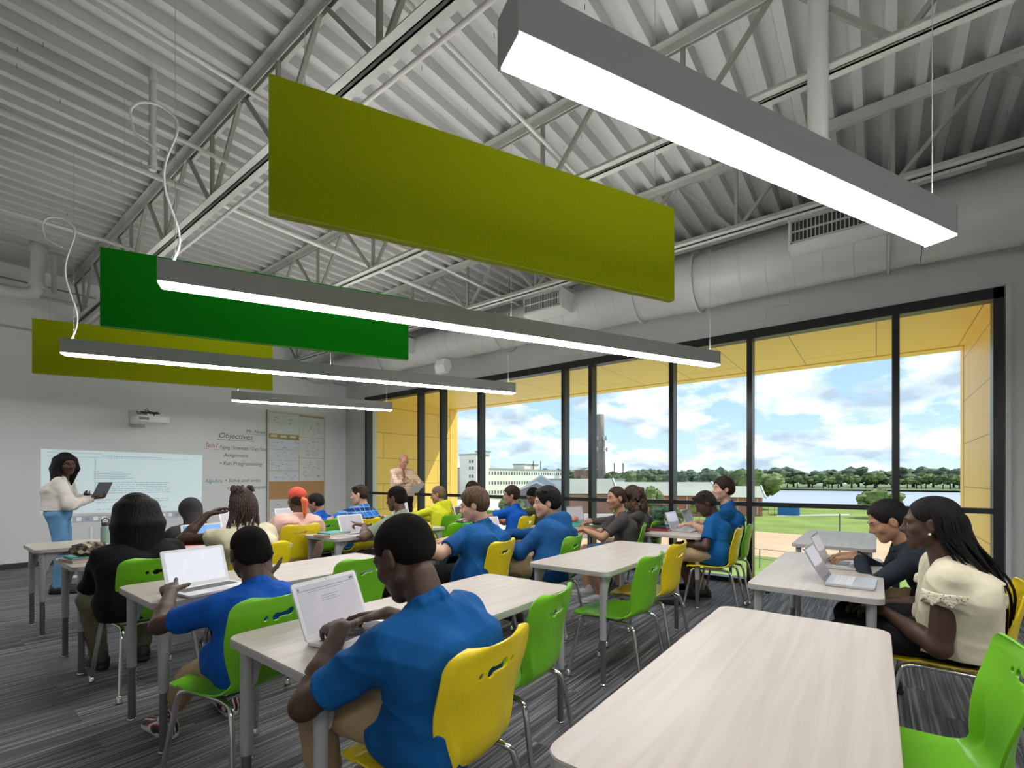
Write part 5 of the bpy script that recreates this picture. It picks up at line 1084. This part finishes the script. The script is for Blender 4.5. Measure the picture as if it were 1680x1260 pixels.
def house(name, x, y, sx, sy, h, rh, wall, roof, label, rz=0, cat='building', flat=False, wins=None, stripes=0):
    o = empty(name, (x, y, GZ), R(rz)); tag(o, label, cat)
    MB().box(-sx / 2, sx / 2, -sy / 2, sy / 2, 0, h).build('walls', wall, o)
    if flat: MB().box(-sx / 2 - .3, sx / 2 + .3, -sy / 2 - .3, sy / 2 + .3, h, h + .5).build('roof', roof, o)
    else:
        MB().prism([(-sx / 2 - .6, h), (sx / 2 + .6, h), (0, h + rh)], -sy / 2 - .6, sy / 2 + .6, 0, Matrix(((1, 0, 0, 0), (0, 0, 1, 0), (0, 1, 0, 0), (0, 0, 0, 1)))).build('roof', roof, o)
        for e in (-1, 1): MB().beam((-sx / 2 - .6, e * (sy / 2 + .65), h), (0, e * (sy / 2 + .65), h + rh), .25, .45).beam((sx / 2 + .6, e * (sy / 2 + .65), h), (0, e * (sy / 2 + .65), h + rh), .25, .45).build('gable_trim', mat('trim_pale', (.62, .64, .62), .7), o)
    for (ax, a0, a1, n, z, ww, wh) in (wins or ()):
        for i in range(n):
            q = a0 + (a1 - a0) * (i + .5) / n
            b = MB()
            if ax == 'x-': b.box(-sx / 2 - .08, -sx / 2, q - ww / 2, q + ww / 2, z, z + wh)
            else: b.box(q - ww / 2, q + ww / 2, -sy / 2 - .08, -sy / 2, z, z + wh)
            b.build('window', mat('far_window', (.10, .12, .13), .3), o)
    if stripes:
        b = MB()
        for i in range(stripes): q = -sy / 2 + sy * (i + .5) / stripes; b.box(-sx / 2 - .1, -sx / 2, q - .12, q + .12, .3, h - .2)
        s_ = b.build('pilasters', mat('pale_pilaster', (.60, .52, .46), .8), o); s_['kind'] = 'stuff'
    return o
CREAMW = mat('mill_wall', (.80, .77, .66), .85, noise=(.1, .06)); ROOFG = mat('grey_roof', (.33, .35, .30), .85, noise=(.1, .1)); BRICK = mat('brick', (.30, .17, .12), .9, noise=(.3, .15)); REDW = mat('red_siding', (.48, .19, .13), .85, noise=(.3, .12)); BROWNW = mat('brown_shingle', (.22, .19, .16), .9); BLUEW = mat('blue_gable', (.30, .45, .55), .7); WHITEW = mat('white_siding', (.66, .68, .68), .7)
rz_ = -49.5
# white mill: tall stair tower, long wing, left wing
house('mill_tower', 148, 134, 8, 9.5, 18.3, 0, CREAMW, ROOFG, 'tall white mill stair tower with small paired windows', flat=True, wins=[('x-', -3.6, -.4, 2, z, .9, 1.3) for z in (1.5, 5.2, 8.9, 12.2, 15)] + [('y', -3, 1, 2, z, .8, 1.3) for z in (1.5, 5.2, 8.9, 12.2, 15)])
house('mill_turret', 157, 137, 4, 5, 20.2, 0, CREAMW, ROOFG, 'square white turret rising behind the mill stair tower', flat=True)
house('mill_wing', 184, 138, 62, 14, 12.6, 0, CREAMW, ROOFG, 'long white mill wing with three rows of windows', -1, flat=True, wins=[('y', -30, 28, 30, z, .9, 1.4) for z in (2.0, 6.0, 10.2)])
house('mill_side_wing', 142, 158, 10, 34, 12.8, 0, CREAMW, ROOFG, 'white mill wing left of the stair tower', flat=True, wins=[('x-', -15, 15, 15, z, .9, 1.3) for z in (2.5, 6.4, 10.4)])
house('mill_penthouse', 196, 142, 12, 7, 15.5, 0, CREAMW, ROOFG, 'pale rooftop shed on the long mill wing', flat=True)
house('blue_gabled_shed', 128.5, 87, 8, 12, 6.6, 2.9, BLUEW, mat('blue_grey_roof', (.34, .44, .50), .7), 'pale blue gabled shed in front of the mill', -55)
house('brown_gabled_house', 103, 71.3, 13, 12, 4.4, 3.2, BROWNW, mat('slate_roof', (.24, .23, .22), .85), 'brown shingled gabled building before the mill', -55, wins=[('y', -4, 4, 4, 1.4, .9, 1.3)])
house('long_warehouse', 150, 83, 20, 27, 8.0, .8, WHITEW, ROOFG, 'long low white warehouse with grey roof left of the chimney', 28.8, flat=True)
house('small_brick_block', 222, 121.9, 8, 9, 13, 1.5, BRICK, ROOFG, 'small brick block left of the tall chimney', -20, wins=[('x-', -3, 3, 3, 10.5, 1.1, 2.2)])
house('green_roof_factory', 118, 47, 26, 30, 4.6, 3.0, REDW, ROOFG, 'low red factory with broad grey green roof below the chimney', 22, stripes=12)
house('red_siding_factory', 128, 34, 26, 22, 4.2, 2.4, REDW, mat('sage_roof', (.34, .36, .29), .85), 'red sided factory at right with shallow pale roof', 14, stripes=11)
house('white_gable_entry', 96, 52, 9, 10, 5.2, 3.2, BRICK, ROOFG, 'brick gabled entry with white trim near the bun haired student', 38)
sg = empty('low_sign_wall', (60, 33, GZ), R(-60)); tag(sg, 'low white wall with tall red letters on it', 'sign')
MB().box(-6, 6, -.2, .2, 0, 3.4).build('wall_panel', WHITEW, sg); text('STUG', -4.6, .55, 3.0, mat('sign_red', (.72, .10, .10), .6), sg, 'red_letters', 0, y=-.26, ext=.04)
# chimney
ch_ = empty('brick_chimney', (226.6, 115.5, GZ)); tag(ch_, 'tall tapering brick smokestack with antenna rings', 'chimney')
MB().lathe([(3.1, 0), (2.7, 14), (2.1, 31), (2.0, 42.4), (1.4, 42.5)], n=16).build('stack', mat('stack_brick', (.26, .22, .19), .9, noise=(.25, .25, (1, 1, .2))), ch_)
for z, r in ((24, 3.3), (30, 2.9)):
    b = MB(); b.tube([(r * math.cos(a), r * math.sin(a), z) for a in [2 * PI * i / 12 for i in range(13)]], .12, 6)
    for i in range(6): a = PI * i / 3; b.box(r * math.cos(a) - .3, r * math.cos(a) + .3, r * math.sin(a) - .3, r * math.sin(a) + .3, z - 1.1, z + 1.1)
    b.build('antenna_ring', mat('antenna_grey', (.4, .4, .4), .6), ch_)
def pole(x, y, h, label, r=.22):
    o = MB().tube([(0, 0, 0), (0, 0, h)], r, 8).build('field_light_pole', mat('pole_dark', (.12, .13, .12), .7), loc=(x, y, GZ)); tag(o, label, 'pole', 'poles beyond the window')
pole(166.4, 79, 14.4, 'left one of two thin dark poles right of the chimney'); pole(168.5, 76.4, 14.4, 'right one of two thin dark poles right of the chimney'); pole(150, 29.5, 18, 'single dark pole by the lake edge', .3)
pole(196.8, 137.9, 17.6, 'left one of two short masts above the mill wing', .25); pole(199, 134.9, 17.6, 'right one of two short masts above the mill wing', .25); pole(52, 2.6, 5.2, 'grey field pole in front of the grass', .07)
# dugout, path, fences
dg = empty('dugout', (126.5, 16.2, GZ), R(8)); tag(dg, 'small blue dugout shed at the field edge', 'shed')
MB().box(-1.5, 1.5, -2.2, 2.2, 0, 2.4).build('shed_walls', mat('dugout_blue', (.02, .16, .42), .6), dg); MB().box(-1.8, 1.8, -2.5, 2.5, 2.4, 2.6).build('shed_roof', mat('dugout_roof', (.06, .22, .45), .6), dg)
ground('path', [(121, 18), (124, 18), (138, 5), (133, 5)], GZ + .04, PAVE)
def fence(pts, label, h=1.8, step=3.0, mesh=True):
    o = empty('chain_link_fence', (*pts[0], GZ)); tag(o, label, 'fence'); x0, y0 = pts[0]
    g = MB(); k = 0
    for (xa, ya), (xb, yb) in zip(pts[:-1], pts[1:]):
        L_ = math.hypot(xb - xa, yb - ya); n = max(1, int(L_ / step))
        for z in (h, h * .5): g.beam((xa - x0, ya - y0, z), (xb - x0, yb - y0, z), .05, .05)
        for i in range(n):
            if k < 95: MB().tube([(xa - x0 + (xb - xa) * i / n, ya - y0 + (yb - ya) * i / n, 0), (xa - x0 + (xb - xa) * i / n, ya - y0 + (yb - ya) * i / n, h)], .05, 6).build('fence_post', mat('galvanised', (.22, .23, .23), .6), o); k += 1
    g.build('rail', mat('galvanised', (.22, .23, .23), .6), o)
fence([(46, -8), (50, 12), (38, 26)], 'low chain link fence in front of the infield')
fence([(92, 30), (120, 22), (130, 17)], 'chain link fence running to the blue dugout', 2.4, 2.2)
fence([(40, 26), (52, 34), (70, 36)], 'dark picket fence behind the curly haired student', 2.2, 1.2)
# trees
def tree_mesh(seed, m, squash=.85):
    r = random.Random(seed); b = MB()
    for i in range(34):
        a = r.uniform(0, 2 * PI); e = r.uniform(-.5, 1.0); q = r.uniform(.35, .75); c = (q * math.cos(a) * math.cos(e), q * math.sin(a) * math.cos(e), .95 + q * squash * math.sin(e)); R_ = r.uniform(.20, .36)
        nn_ = 10; k = 6; vs = []
        for u in range(k):
            for v in range(nn_):
                th = PI * u / (k - 1); ph = 2 * PI * v / nn_; jr = R_ * r.uniform(.72, 1.22); vs.append((c[0] + jr * math.sin(th) * math.cos(ph), c[1] + jr * math.sin(th) * math.sin(ph), c[2] - jr * .8 * math.cos(th)))
        b.add(vs, [(u * nn_ + v, u * nn_ + (v + 1) % nn_, (u + 1) * nn_ + (v + 1) % nn_, (u + 1) * nn_ + v) for u in range(k - 1) for v in range(nn_)], 0, False)
    return b
LEAF = [mat('leaf_bright', (.155, .21, .065), .9, noise=(2.5, .35)), mat('leaf_mid', (.105, .15, .058), .9, noise=(2.5, .35)), mat('leaf_hazed', (.095, .135, .078), .9, noise=(2.5, .3))]  # third leaf tone has bluish distance haze mixed into its colour
BARK = mat('bark', (.12, .09, .07), .9); protos = {}
def tree(x, y, h, wd, kind, label=None, group=None, zb=GZ):
    key = kind
    if key not in protos:
        o = empty('tree'); tree_mesh(kind * 3 + 1, LEAF[kind % 3]).build('foliage', LEAF[kind % 3], o); MB().tube([(0, 0, 0), (.02, 0, .5), (0, .03, 1.1)], [.07, .05, .02], 8).build('trunk', BARK, o); protos[key] = o
    else: o = copy_tree(protos[key])
    o.location = (x, y, zb); o.scale = (wd / 2, wd / 2, h / 1.75); o.rotation_euler = (0, 0, random.uniform(0, 6)); tag(o, label, 'tree', group); return o
tree(148, 26, 11.5, 14, 0, 'large bright green tree standing right of the tall boy')
tree(150, 31.5, 12.5, 13, 1, 'tall green tree behind the tall boy')
tree(152, 40, 12.5, 14, 2, 'blue green tree left of the tall boy')
tree(136, 47, 8, 10, 1, 'round tree behind the factory roof')
tree(96, 38, 7.2, 6.0, 0, 'bright young tree in front of the red factory')
tree(128, -.6, 6.6, 9, 0, 'pale leafy tree top rising between the river and the two girls')
tree(66, 30, 5.0, 5, 0, 'leafy shrub mass behind the curly haired student'); tree(74, 26, 4.6, 6, 1, 'green shrubs beyond the window side laptop'); tree(88, 24, 5, 6, 0, 'yellow green shrub by the fence')
tree(60, 45, 4.5, 5, 0, 'shrub below the mill windows'); tree(80, 62, 5, 6, 1, 'small tree before the brown gabled building')
rt = random.Random(9)
for i in range(64):                                        # far shore of the river
    t = i / 63; x = 436 + 90 * t + rt.uniform(0, 14); y = 150 - 320 * t + rt.uniform(-3, 3)
    if y < -175: continue
    tree(x, y, rt.uniform(9, 14), rt.uniform(11, 17), 1 if i % 3 else 0, 'tree in the green belt along the far river shore', 'trees on the far river shore', GZ + .8)
for i in range(56):                                        # wooded rise farther off
    t = i / 55; a = R(18 + 50 * t); d_ = 560 + rt.uniform(-40, 40); tree(d_ * math.cos(R(-15 + 75 * t)), d_ * math.sin(R(-15 + 75 * t)), rt.uniform(17, 22), rt.uniform(26, 40), 2, 'dark tree on the distant wooded skyline', 'trees on the distant skyline', GZ)
for i in range(22):
    t = i / 21; tree(235 + rt.uniform(-8, 8) - 20 * t, 150 - 88 * t, rt.uniform(9, 13), rt.uniform(12, 16), 1 + i % 2, 'tree in the mid distance behind the factory roofs', 'trees behind the factories')
for k, (x, y, c, lb) in enumerate(((24, 5.0, (.6, .02, .05), 'small red car parked below the window'), (27, 12.5, (.7, .7, .7), 'white car parked below the window, left of the red one'), (30, 17.5, (.72, .55, .05), 'yellow car parked below at left'), (34, 24, (.02, .1, .3), 'dark blue car parked below at far left'))):
    o = empty('parked_car', (x, y, GZ), R(70)); tag(o, lb, 'car'); cm = mat('car_paint_%d' % k, c, .25, coat=.5)
    MB().prism([(-2.1, .35), (2.1, .35), (2.15, .8), (1.3, .98), (.6, 1.42), (-1.0, 1.45), (-1.7, 1.0), (-2.15, .9)], -.85, .85, 0, Matrix(((1, 0, 0, 0), (0, 0, 1, 0), (0, 1, 0, 0), (0, 0, 0, 1)))).build('car_body', cm, o, bevel=.05)
    MB().prism([(1.1, 1.0), (.55, 1.38), (-.95, 1.40), (-1.45, 1.02)], -.87, .87, 0, Matrix(((1, 0, 0, 0), (0, 0, 1, 0), (0, 1, 0, 0), (0, 0, 0, 1)))).build('car_window', DARKP, o)
    for sx in (-1.35, 1.35):
        for sy in (-.8, .8): MB().tube([(sx, sy - .1, .33), (sx, sy + .1, .33)], .33, 14).build('wheel', DARKP, o)
